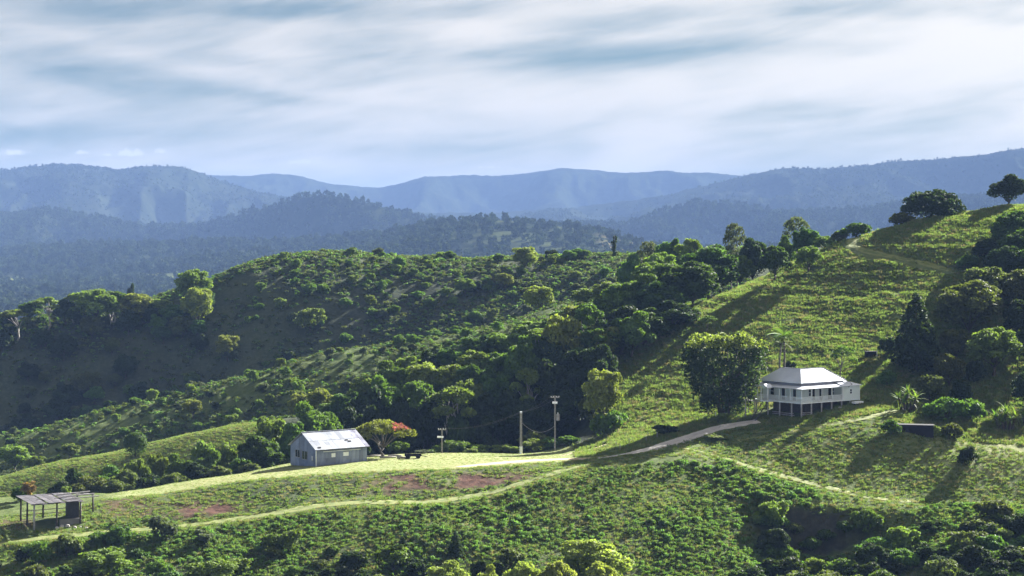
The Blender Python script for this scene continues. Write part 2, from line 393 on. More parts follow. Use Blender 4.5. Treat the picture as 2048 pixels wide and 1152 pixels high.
# erosion terracettes on the steep pasture
hill = sstep(1230, 1330, PN) * sstep(368, 378, DN[:, None]) * (1 - sstep(450, 470, DN[:, None]))
nz += hill * 0.32 * ridged(XN / 22 + fbm(XN / 9, YN / 9, 2) * 0.4, ZN / 1.1, 2)
scr = sstep(440, 470, DN[:, None])
nz = nz * (1 + 1.2 * scr) + sstep(490, 540, DN[:, None]) * 2.6 * 4 * TN * (1 - TN) * ridged(XN / 46 + 3.3, YN / 120 + 1.7, 3)
cz0 = sstep(1480, 1560, PN) * (1 - sstep(1720, 1800, PN)) * sstep(ld('toe') - 3, ld('toe'), DN[:, None]) * (1 - sstep(ld('tf') - .8, ld('tf'), DN[:, None]))
nz = nz + cz0 * (.7 * ridged(XN / 2.6, ZN / 6.0, 3) + .35 * fbm(XN / .9, ZN / .9, 2))
ZN = ZN + nz * rough
def ground(x, y):
    x = np.atleast_1d(np.asarray(x, float)); y = np.atleast_1d(np.asarray(y, float))
    p = HX + F * x / y
    c = np.clip(np.searchsorted(PXN, p) - 1, 0, len(PXN) - 2); r = np.clip(np.searchsorted(DN, y) - 1, 0, len(DN) - 2)
    fc = np.clip((p - PXN[c]) / (PXN[c + 1] - PXN[c]), 0, 1); fr = np.clip((y - DN[r]) / (DN[r + 1] - DN[r]), 0, 1)
    return (ZN[r, c] * (1 - fc) + ZN[r, c + 1] * fc) * (1 - fr) + (ZN[r + 1, c] * (1 - fc) + ZN[r + 1, c + 1] * fc) * fr
def G(x, y): return float(ground(x, y)[0])
def X_at(px, D): return (px - HX) / F * D
def Z_at(py, D): return CZ - (py - HY) / F * D
def spot(px, py, d0=262.0, d1=700.0):
    """where the sight line through a photo pixel first meets the ground"""
    d = np.arange(d0, d1, 0.25)
    g = ground((px - HX) / F * d, d)
    hit = np.nonzero(g >= CZ - (py - HY) / F * d)[0]
    D = d[hit[0]] if len(hit) else d1
    return (px - HX) / F * D, float(D)

# ------------------------------------------------------------------ materials
MATS = {}
def base_mat(name):
    m = bpy.data.materials.new(name); m.use_nodes = True
    nt = m.node_tree; bs = nt.nodes['Principled BSDF']
    MATS[name] = m
    return m, nt, bs
def pos_noise(nt, scale, detail=4.0, rough=0.55, coord='Object'):
    t = N(nt, 'ShaderNodeTexCoord'); n = N(nt, 'ShaderNodeTexNoise')
    nt.links.new(t.outputs[coord], n.inputs['Vector'])
    n.inputs['Scale'].default_value = scale; n.inputs['Detail'].default_value = detail; n.inputs['Roughness'].default_value = rough
    return n.outputs['Fac']
def bump(nt, bs, h, strength, dist):
    b = N(nt, 'ShaderNodeBump'); b.inputs['Strength'].default_value = strength; b.inputs['Distance'].default_value = dist
    nt.links.new(h, b.inputs['Height']); nt.links.new(b.outputs[0], bs.inputs['Normal'])
def plain(name, c, rough=0.7, vary=0.12, scale=1.5, metal=0.0, bmp=0.0, c2=None, spec=None):
    m, nt, bs = base_mat(name)
    n = pos_noise(nt, scale)
    c2 = c2 or tuple(v * (1 - vary * 2) for v in c)
    nt.links.new(mix_col(nt, ramp(nt, n, 0.35, 0.65), c2, c), bs.inputs['Base Color'])
    bs.inputs['Roughness'].default_value = rough; bs.inputs['Metallic'].default_value = metal
    if spec is not None: bs.inputs['Specular IOR Level'].default_value = spec
    if bmp: bump(nt, bs, n, 0.5, bmp)
    return m

# hillside: attribute cov = (short grass, bare red earth, dark scrub litter and the shade-darkened cut, dry straw)
m, nt, bs = base_mat('pasture')
at = N(nt, 'ShaderNodeAttribute', attribute_name='cov')
sp = N(nt, 'ShaderNodeSeparateColor')
nt.links.new(at.outputs['Color'], sp.inputs[0])
n1 = pos_noise(nt, 0.12, 5, 0.6); n2 = pos_noise(nt, 0.9, 5, 0.65); n3 = pos_noise(nt, 4.0, 4, 0.7)
g = mix_col(nt, ramp(nt, n1, 0.32, 0.68), (0.048, 0.074, 0.022), (0.088, 0.112, 0.038))
g = mix_col(nt, ramp(nt, n2, 0.42, 0.72), g, (0.118, 0.140, 0.054))
g = mix_col(nt, math_node(nt, 'MULTIPLY', ramp(nt, n3, 0.50, 0.75), 0.6), g, (0.028, 0.042, 0.012))
lw = mix_col(nt, ramp(nt, n2, 0.35, 0.7), (0.150, 0.178, 0.066), (0.240, 0.248, 0.120))
g = mix_col(nt, sp.outputs[0], g, lw)
g = mix_col(nt, math_node(nt, 'MULTIPLY', at.outputs['Alpha'], ramp(nt, n2, 0.30, 0.62)), g, (0.26, 0.215, 0.105))
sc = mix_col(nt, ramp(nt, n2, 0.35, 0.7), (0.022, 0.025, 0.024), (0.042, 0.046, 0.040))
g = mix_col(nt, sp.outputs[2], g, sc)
er = mix_col(nt, ramp(nt, n2, 0.35, 0.68), (0.055, 0.031, 0.024), (0.115, 0.062, 0.047))
g = mix_col(nt, math_node(nt, 'MULTIPLY', sp.outputs[1], ramp(nt, math_node(nt, 'ADD', n3, math_node(nt, 'MULTIPLY', sp.outputs[1], 0.35)), 0.45, 0.68)), g, er)
nt.links.new(g, bs.inputs['Base Color'])
bs.inputs['Roughness'].default_value = 0.9
bs.inputs['Specular IOR Level'].default_value = 0.03
hh = math_node(nt, 'ADD', math_node(nt, 'MULTIPLY', n2, 0.6), math_node(nt, 'MULTIPLY', n3, 0.25))
bump(nt, bs, hh, 0.7, 0.45)

m, nt, bs = base_mat('wooded_range')
at = N(nt, 'ShaderNodeAttribute', attribute_name='cov')
sp = N(nt, 'ShaderNodeSeparateColor'); nt.links.new(at.outputs['Color'], sp.inputs[0])
n1 = pos_noise(nt, 0.0035, 5, 0.6); n2 = pos_noise(nt, 0.035, 5, 0.7)
g = mix_col(nt, ramp(nt, n2, 0.36, 0.66), (0.010, 0.014, 0.008), (0.025, 0.031, 0.016))
g = mix_col(nt, math_node(nt, 'MULTIPLY', ramp(nt, n1, 0.5, 0.7), 0.35), g, (0.034, 0.038, 0.022))
g = mix_col(nt, sp.outputs[0], g, (0.115, 0.135, 0.052))
g = mix_col(nt, sp.outputs[1], g, (0.24, 0.20, 0.11))
nt.links.new(g, bs.inputs['Base Color'])
bs.inputs['Roughness'].default_value = 1.0; bs.inputs['Specular IOR Level'].default_value = 0.0
bump(nt, bs, n2, 0.8, 6.0)

# ------------------------------------------------------------------ near hills as one sheet
PYN = HY + (CZ - ZN) / YN * F
def ell(px, py, rx, ry, d0, d1, soft=0.5):
    q = ((PN - px) / rx) ** 2 + ((PYN - py) / ry) ** 2
    return (1 - sstep(1 - soft, 1 + soft, q)) * ((YN > d0) & (YN < d1))
n_a = fbm(XN / 6, YN / 6, 4); n_b = fbm(XN / 22 + 9, YN / 22, 3)
bank = sstep(ld('tb'), ld('tb') + 1, DN[:, None]) * (1 - sstep(ld('bt') - 1.5, ld('bt') + 0.5, DN[:, None])) * sstep(180, 240, PN) * (1 - sstep(1080, 1180, PN))
earth = np.clip(ell(425, 1020, 100, 26, 290, 330) + ell(860, 964, 120, 17, 300, 335) + 0.7 * ell(740, 982, 80, 14, 300, 335) + 0.65 * ell(1000, 960, 110, 20, 300, 335) + 0.8 * ell(255, 1012, 70, 24, 290, 330), 0, 1) * bank
earth = np.clip(earth * (0.62 + 1.1 * n_a + .5 * fbm(XN / 1.7, YN / 1.7, 2)), 0, 1)
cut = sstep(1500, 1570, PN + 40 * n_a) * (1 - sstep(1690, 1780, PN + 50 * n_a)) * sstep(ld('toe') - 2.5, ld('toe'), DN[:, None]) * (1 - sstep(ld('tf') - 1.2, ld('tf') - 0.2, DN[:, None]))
earth = np.clip(earth + cut * 0.15 + 0.6 * ell(30, 1048, 45, 12, 285, 320), 0, 1)
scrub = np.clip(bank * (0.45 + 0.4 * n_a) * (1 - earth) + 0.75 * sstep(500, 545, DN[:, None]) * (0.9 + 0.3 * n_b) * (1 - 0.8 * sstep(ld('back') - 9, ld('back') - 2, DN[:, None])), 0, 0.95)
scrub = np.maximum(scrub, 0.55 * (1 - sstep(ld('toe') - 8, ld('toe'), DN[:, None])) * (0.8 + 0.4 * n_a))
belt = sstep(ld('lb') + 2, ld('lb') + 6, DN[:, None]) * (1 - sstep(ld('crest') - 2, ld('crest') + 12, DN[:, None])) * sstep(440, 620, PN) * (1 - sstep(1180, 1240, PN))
scrub = np.clip(np.maximum(np.maximum(scrub, belt * 0.8), cut * 0.95), 0, 0.95)  # eroded cut: dark soil, with its shade put into the colour too
dry = np.clip(0.55 * ell(1470, 590, 90, 45, 400, 460) + 0.35 * sstep(1380, 1500, PN) * sstep(320, 330, DN[:, None]) * (1 - sstep(338, 344, DN[:, None])) * (0.5 + n_b) + 0.3 * bank * (0.4 + n_b) + 0.4 * ell(1370, 805, 80, 50, 330, 400) + lawn * 0.35 * (n_b + 0.2), 0, 1)
short = np.clip(lawn * 0.95 + 0.4 * ell(1350, 810, 110, 60, 335, 400) + 0.75 * sstep(372, 385, DN[:, None]) * (1 - sstep(ld('spur') + 2, ld('spur') + 8, DN[:, None])) * (1 - sstep(420, 540, PN)) + 0.25 * hill * (0.5 + n_b) + 0.5 * ell(1960, 890, 100, 70, 315, 360), 0, 1)
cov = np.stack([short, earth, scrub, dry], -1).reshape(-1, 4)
nr, nc = ZN.shape
idx = np.arange(nr * nc).reshape(nr, nc)
quads = np.stack([idx[:-1, :-1], idx[:-1, 1:], idx[1:, 1:], idx[1:, :-1]], -1).reshape(-1, 4)
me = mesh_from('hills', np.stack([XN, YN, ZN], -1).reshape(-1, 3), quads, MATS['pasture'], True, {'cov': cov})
o = obj('hills', me); o['kind'] = 'structure'

# ------------------------------------------------------------------ valley and ranges
PXF = np.concatenate([np.arange(-1000, -150, 25.0), np.arange(-150, 2200, 5.0), np.arange(2200, 3301, 25.0)])
DF = np.concatenate([np.geomspace(1020, 2500, 45), np.arange(2530, 5300, 17.0), np.arange(5320, 7300, 22.0), np.arange(7330, 9700, 30.0), np.geomspace(9750, 13500, 18)])
ZF, TF = loft(FAR, PXF, DF, 13.0)
XF = (PXF[None, :] - HX) / F * DF[:, None]; YF = np.repeat(DF[:, None], len(PXF), 1); PF = np.repeat(PXF[None, :], len(DF), 0)
env = (4 * TF * (1 - TF)) ** 1.3
up = sstep(2900, 3600, YF)
far_n = up * env * (sstep(3500, 4500, YF) * 175 * (ridged(XF / 560 + 5.2, YF / 1500 + 2.2, 4) - .55) + 52 * (ridged(XF / 270, YF / 520 + 7, 3) - .4) + 15 * (ridged(XF / 95 + 3, YF / 150, 2) - .3))
ZF = ZF + np.where(far_n > 0, far_n * .12, far_n)
knoll = sstep(860, 930, PF) * (1 - sstep(1270, 1330, PF)) * sstep(2650, 2800, YF) * (1 - sstep(3350, 3500, YF))
ZF = ZF + up * (1 - 0.9 * knoll) * (4.0 * fbm(XF / 17, YF / 24, 2) + 3.0 * fbm(XF / 60, YF / 60, 3))
meadow = np.clip(sstep(0.12, 0.3, fbm(XF / 260 + 2.2, YF / 420, 3)) * (1 - sstep(3050, 3300, YF)) * sstep(1500, 2000, YF) * (1 - sstep(500, 700, PF)), 0, 1)
meadow = np.maximum(meadow, 0.22 * knoll * sstep(-0.15, 0.2, fbm(XF / 120, YF / 160 + 4, 3)))
PYF = HY + (CZ - ZF) / YF * F
for (a_, b_, c_, d_) in ((340, 553, 120, 7), (15, 561, 60, 7), (205, 566, 50, 4), (790, 522, 40, 4)):
    meadow = np.maximum(meadow, (1 - sstep(.5, 1.3, ((PF - a_) / c_) ** 2 + ((PYF - b_) / d_) ** 2 + .3 * fbm(XF / 60, YF / 60, 2))) * (YF < 3700))
straw = 0.5 * knoll * sstep(1180, 1235, PF) * sstep(0.0, 0.25, 0.3 + fbm(XF / 40, YF / 70, 2))
covf = np.stack([meadow, straw, 0 * meadow, 0 * meadow + 1], -1).reshape(-1, 4)
nr, nc = ZF.shape
idx = np.arange(nr * nc).reshape(nr, nc)
quads = np.stack([idx[:-1, :-1], idx[:-1, 1:], idx[1:, 1:], idx[1:, :-1]], -1).reshape(-1, 4)
o = obj('mountains', mesh_from('mountains', np.stack([XF, YF, ZF], -1).reshape(-1, 3), quads, MATS['wooded_range'], True, {'cov': covf}))
o['kind'] = 'structure'
def ground_far(x, y):
    p = HX + F * x / y
    c = np.clip(np.searchsorted(PXF, p) - 1, 0, len(PXF) - 2); r = np.clip(np.searchsorted(DF, y) - 1, 0, len(DF) - 2)
    fc = np.clip((p - PXF[c]) / (PXF[c + 1] - PXF[c]), 0, 1); fr = np.clip((y - DF[r]) / (DF[r + 1] - DF[r]), 0, 1)
    return (ZF[r, c] * (1 - fc) + ZF[r, c + 1] * fc) * (1 - fr) + (ZF[r + 1, c] * (1 - fc) + ZF[r + 1, c + 1] * fc) * fr

# ------------------------------------------------------------------ air
HAZE_DENSITY = 0.000082
hz_m = bpy.data.materials.new('air'); hz_m.use_nodes = True
hz_m.node_tree.nodes.clear()
ho = N(hz_m.node_tree, 'ShaderNodeOutputMaterial'); pv = N(hz_m.node_tree, 'ShaderNodeVolumePrincipled')
pv.inputs['Color'].default_value = (0.33, 0.52, 0.98, 1)
pv.inputs['Density'].default_value = HAZE_DENSITY
pv.inputs['Anisotropy'].default_value = -0.35
hz_m.node_tree.links.new(pv.outputs[0], ho.inputs['Volume'])
hb = MB(); hb.box(-12000, 12000, -300, 13600, -10, 450)
o = hb.build('haze', hz_m); o['kind'] = 'stuff'
# ------------------------------------------------------------------ foliage and bark materials
def leaf_mat(name, c, trans=None, tw=0.28, vary=0.35, spec=0.12):
    m = bpy.data.materials.new(name); m.use_nodes = True; MATS[name] = m
    nt = m.node_tree; bs = nt.nodes['Principled BSDF']; out = nt.nodes['Material Output']
    at = N(nt, 'ShaderNodeAttribute', attribute_name='tint')
    oi = N(nt, 'ShaderNodeObjectInfo')
    hs = N(nt, 'ShaderNodeHueSaturation')
    hs.inputs['Color'].default_value = (*c, 1)
    nt.links.new(math_node(nt, 'ADD', 0.490, math_node(nt, 'MULTIPLY', oi.outputs['Random'], 0.030)), hs.inputs['Hue'])
    nt.links.new(math_node(nt, 'ADD', 1 - vary / 2, math_node(nt, 'MULTIPLY', oi.outputs['Random'], vary)), hs.inputs['Value'])
    cc = mix_col(nt, 1.0, hs.outputs[0], at.outputs['Color'], 'MULTIPLY')
    nt.links.new(cc, bs.inputs['Base Color'])
    bs.inputs['Roughness'].default_value = 0.75
    bs.inputs['Specular IOR Level'].default_value = spec
    tr = N(nt, 'ShaderNodeBsdfTranslucent')
    nt.links.new(mix_col(nt, 1.0, cc, trans or (1.6, 1.75, 0.65), 'MULTIPLY'), tr.inputs[0])
    mx = N(nt, 'ShaderNodeMixShader'); mx.inputs[0].default_value = tw
    nt.links.new(bs.outputs[0], mx.inputs[1]); nt.links.new(tr.outputs[0], mx.inputs[2])
    nt.links.new(mx.outputs[0], out.inputs['Surface'])
    return m
leaf_mat('leaf_deep', (0.058, 0.098, 0.026))
leaf_mat('leaf_green', (0.088, 0.138, 0.032))
leaf_mat('leaf_light', (0.125, 0.165, 0.042))
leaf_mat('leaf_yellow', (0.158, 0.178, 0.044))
leaf_mat('leaf_olive', (0.082, 0.096, 0.033))
leaf_mat('leaf_grey', (0.070, 0.084, 0.050), vary=0.2)
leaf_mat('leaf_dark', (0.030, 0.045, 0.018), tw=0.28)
leaf_mat('leaf_pale', (0.185, 0.205, 0.060), tw=0.36, vary=0.2)
leaf_mat('leaf_rust', (0.170, 0.105, 0.055))
leaf_mat('flower_red', (0.36, 0.15, 0.10), (1.2, 0.8, 0.8), 0.3, 0.1)
leaf_mat('grass_blade', (0.116, 0.150, 0.058), tw=0.4)
leaf_mat('grass_dry', (0.200, 0.195, 0.085), (1.2, 1.1, 0.8), 0.35)
leaf_mat('weed_leaf', (0.088, 0.142, 0.044), tw=0.34)
leaf_mat('far_leaf', (0.038, 0.048, 0.024), tw=0.08, vary=0.95, spec=0.0)
plain('bark_brown', (0.075, 0.055, 0.040), 0.9, 0.2, 6)
plain('bark_pale', (0.33, 0.30, 0.26), 0.85, 0.15, 4)
plain('bark_grey', (0.15, 0.13, 0.115), 0.9, 0.2, 5)

# ------------------------------------------------------------------ crown and trunk builders (metres)
def unit(v): return v / np.maximum(np.linalg.norm(v, axis=-1, keepdims=True), 1e-9)
def rhombs(c, n, s, r, asp=0.55, lobe_t=None):
    k = len(c)
    n = unit(n); t = unit(np.cross(n, r.normal(size=(k, 3)))); b = np.cross(n, t)
    s = np.broadcast_to(np.asarray(s, float), (k,))[:, None]
    droop = n * s * 0.22
    v = np.stack([c + t * s - droop, c + b * s * asp, c - t * s - droop, c - b * s * asp], 1).reshape(-1, 3)
    f = np.arange(k * 4).reshape(k, 4)
    tint = (lobe_t if lobe_t is not None else np.ones(k)) * r.uniform(0.72, 1.28, k)
    tint = np.repeat(tint[:, None], 4, 0).reshape(-1, 1) if False else np.repeat(tint, 4)
    return v, f, np.stack([tint, tint, tint, np.ones_like(tint)], -1)
def crown_mesh(name, lobes, nleaf, size, mat, seed, flat=0.55, skirt=0.0, mat2=None, pick2=None):
    """lobes: (cx,cy,cz,rx,ry,rz). leaves spread through each lobe's outer shell, tilted mostly outwards"""
    r = np.random.default_rng(seed)
    lob = np.array(lobes, float)
    area = (lob[:, 3] * lob[:, 4] + lob[:, 3] * lob[:, 5] + lob[:, 4] * lob[:, 5])
    which = r.choice(len(lob), nleaf * 2, p=area / area.sum())
    d = unit(r.normal(size=(nleaf * 2, 3)))
    low = d[:, 2] < -0.35
    d[low, 2] *= -r.choice([1, -1], low.sum(), p=[0.7, 0.3])
    lump = 1 + 0.16 * fbm(d[:, 0] * 2.3 + which * 3.7, d[:, 1] * 2.3 + d[:, 2] * 2.9 + which, 2)
    rad = (1 - 0.42 * r.random(nleaf * 2) ** 1.7) * lump
    L_ = lob[which]
    c = L_[:, :3] + d * L_[:, 3:] * rad[:, None]
    # drop leaves buried deep inside neighbouring lobes
    keep = np.ones(len(c), bool)
    for i, q in enumerate(lob):
        ins = (((c - q[:3]) / q[3:]) ** 2).sum(1) < 0.42
        keep &= ~(ins & (which != i))
    c, d, which = c[keep][:nleaf], d[keep][:nleaf], which[keep][:nleaf]
    n = unit(d * [1, 1, 1.2]) * flat + r.normal(size=c.shape) * 0.5
    lt = r.uniform(0.78, 1.2, len(lob))[which]
    v, f, tint = rhombs(c, n, size * r.uniform(0.6, 1.25, len(c)), r, 0.55, lt)
    fm = None
    if mat2: fm = np.array([1 if pick2(p) and r.random() < 0.75 else 0 for p in c])
    me = mesh_from(name, v, f, None, False, {'tint': tint}, [mat] + ([mat2] if mat2 else []), fm)
    return me
def trunk_mesh(name, base_r, pts_list, mat, n=6):
    b = MB()
    for pts, r0, r1 in pts_list:
        k = len(pts); b.tube(pts, [r0 + (r1 - r0) * i / (k - 1) for i in range(k)], n)
    return b.mesh(name, mat, True)
def limbs(r, base, fork, tops, r0, wob=0.25):
    out = []
    mid_ = [base + (fork - base) * t + np.array([r.normal() * wob, r.normal() * wob, 0]) * (t > 0) * (t < 1) for t in (0, 0.35, 0.7, 1.0)]
    out.append((mid_, r0, r0 * 0.62))
    for tp in tops:
        m_ = fork + (tp - fork) * 0.5 + np.array([r.normal() * wob, r.normal() * wob, 0.3])
        out.append(([fork, m_, tp], r0 * 0.45, r0 * 0.12))
    return out

PROTO = {}   # kind -> list of (trunk mesh, crown mesh, width, height)
def add_proto(kind, trunk, crown, w, h): PROTO.setdefault(kind, []).append((trunk, crown, w, h))

def proto_round(kind, mat, seed, H=12.0, W=10.0, nl=6000, size=0.40, clear=0.13, bark='bark_brown', nlobe=15, squash=1.0):
    r = np.random.default_rng(seed)
    cz = H * (clear + (1 - clear) * 0.45); rz = H * (1 - clear) * 0.36 * squash
    lobes = [(0, 0, cz, W * .30, W * .30, rz)]
    for i in range(nlobe):
        a = i * 2.399 + r.normal() * .25; t = (i + .5) / nlobe
        e = math.asin(1 - 1.45 * t) if 1 - 1.45 * t > -1 else -1.2
        q = r.uniform(.72, 1.22)
        p = np.array([math.cos(a) * math.cos(e) * W * .34 * q, math.sin(a) * math.cos(e) * W * .34 * q, cz + math.sin(e) * rz * 1.05 * q])
        s = r.uniform(.10, .21) * W
        lobes.append((*p, s, s * r.uniform(.8, 1.2), s * r.uniform(.65, .95)))
    cr = crown_mesh('crown', lobes, nl, size, MATS[mat], seed)
    tops = [np.array(l[:3]) for l in lobes[1::2]]
    tr = trunk_mesh('trunk', .3, limbs(r, np.array([0, 0, -0.6]), np.array([0, 0, H * clear * 1.25]), tops, 0.034 * H), MATS[bark])
    add_proto(kind, tr, cr, W, H)
for s_, mt in ((1, 'leaf_deep'), (2, 'leaf_green'), (3, 'leaf_deep'), (4, 'leaf_green')):
    proto_round('round', MATS[mt].name, 20 + s_, nlobe=13 + 2 * s_)
for s_, mt in ((1, 'leaf_light'), (2, 'leaf_yellow'), (3, 'leaf_light')):
    proto_round('light', mt, 40 + s_, H=9, W=8, nl=4600, size=0.33, clear=0.15)
for s_ in (1, 2): proto_round('dark', 'leaf_dark', 60 + s_, H=10, W=10, nl=5200, size=0.40, clear=0.08)
for s_ in (1, 2): proto_round('olive', 'leaf_olive', 70 + s_, H=9, W=10, nl=5600, size=0.36, clear=0.04, nlobe=18)
def proto_mound(kind, mat, seed, H, W, nl, size):
    r = np.random.default_rng(seed); lobes = [(0, 0, H * .4, W * .36, W * .36, H * .44)]
    for i in range(26):
        a = i * 2.399; t = (i + .5) / 26; q = W * .42 * math.sqrt(t) * r.uniform(.9, 1.05); s = W * r.uniform(.08, .13)
        lobes.append((math.cos(a) * q, math.sin(a) * q, H * (.84 * math.sqrt(max(1 - (q / (W * .5)) ** 2, 0)) * r.uniform(.85, 1.05) + .05), s, s, s * .85))
        if i % 2: lobes.append((math.cos(a) * W * .4, math.sin(a) * W * .4, H * r.uniform(.12, .35), s, s, s))
    add_proto(kind, trunk_mesh('trunk', .3, [([(0, 0, -.6), (.1, 0, H * .3), (0, 0, H * .6)], .35, .15)], MATS['bark_brown']), crown_mesh('crown', lobes, nl, size, MATS[mat], seed), W, H)
proto_mound('dome', 'leaf_dark', 75, 7.0, 14.0, 8000, .38)
proto_mound('dome', 'leaf_deep', 76, 7.0, 12.0, 7000, .38)
proto_round('willow', 'leaf_pale', 81, H=13, W=12, nl=9000, size=0.36, clear=0.06, nlobe=20)
proto_round('willow', 'leaf_pale', 82, H=13, W=12, nl=9000, size=0.36, clear=0.06, nlobe=16)
proto_round('rust', 'leaf_rust', 83, H=8, W=5, nl=1500, size=0.30, clear=0.2, nlobe=12)

def proto_gum(kind, mat, seed, H=16.0, W=9.0, nl=2600, size=0.40, stems=2, bark='bark_pale', nl_lobes=11, cb=0.42):
    r = np.random.default_rng(seed)
    lobes = []; parts = []
    for i in range(nl_lobes):
        a = i * 2.399 + r.normal() * .4; q = math.sqrt((i + .6) / nl_lobes) * W * .38
        z = H * (0.92 - (1 - cb) * 0.62 * ((i + .5) / nl_lobes) ** 1.4 * r.uniform(.6, 1.15))
        s = W * r.uniform(.12, .19)
        lobes.append((math.cos(a) * q, math.sin(a) * q, z - s * .4, s, s, s * r.uniform(.55, .8)))
    for k in range(stems):
        a = k * 2 * math.pi / stems + r.random(); lean = np.array([math.cos(a), math.sin(a), 0]) * W * .10
        mine = [np.array(l[:3]) for j, l in enumerate(lobes) if j % stems == k]
        parts += limbs(r, np.array([0, 0, -.6]) + lean * .3, lean * 1.2 + [0, 0, H * cb], mine, 0.020 * H, .3)
    add_proto(kind, trunk_mesh('trunk', .3, parts, MATS[bark]), crown_mesh('crown', lobes, nl, size, MATS[mat], seed, .4), W, H)
for s_, mt in ((1, 'leaf_light'), (2, 'leaf_green'), (3, 'leaf_light')): proto_gum('gum', mt, 100 + s_, stems=1 + s_ % 3)
for s_ in (1, 2): proto_gum('sparse', 'leaf_grey', 110 + s_, H=14, W=10, nl=1500, size=.34, stems=2, bark='bark_grey', nl_lobes=15, cb=.3)
proto_gum('pine', 'leaf_dark', 115, H=13, W=9, nl=2000, size=.36, stems=1, bark='bark_brown', nl_lobes=12, cb=.45)
proto_gum('slim', 'leaf_green', 117, H=9, W=6, nl=900, size=.26, stems=1, bark='bark_grey', nl_lobes=9, cb=.4)

def proto_shrub(kind, mat, seed, nl=900, size=0.26, H=3.0, W=4.0):
    r = np.random.default_rng(seed); lobes = [(0, 0, H * .38, W * .28, W * .28, H * .42)]
    for i in range(8):
        a = i * 2.399 + r.normal() * .3; q = W * r.uniform(.16, .36)
        s = W * r.uniform(.12, .2)
        lobes.append((math.cos(a) * q, math.sin(a) * q, H * r.uniform(.28, .72) * (1.15 - q / W), s, s, s * .8))
    parts = [([(0, 0, -.3), (math.cos(a) * .2, math.sin(a) * .2, H * .25), (math.cos(a) * W * .2, math.sin(a) * W * .2, H * .55)], .07, .025) for a in (0.4, 2.5, 4.6)]
    add_proto(kind, trunk_mesh('stem', .1, parts, MATS['bark_brown'], 5), crown_mesh('foliage', lobes, nl, size, MATS[mat], seed), W, H)
for s_, mt in ((1, 'leaf_green'), (2, 'leaf_light'), (3, 'leaf_grey'), (4, 'leaf_green')): proto_shrub('shrub', mt, 130 + s_)
for s_, mt in ((1, 'leaf_deep'), (2, 'leaf_dark'), (3, 'leaf_olive')): proto_shrub('darkshrub', mt, 140 + s_, nl=1300, size=.24)
for s_, mt in ((1, 'leaf_light'), (2, 'leaf_green')): proto_shrub('lightshrub', mt, 150 + s_, nl=1300, size=.24)

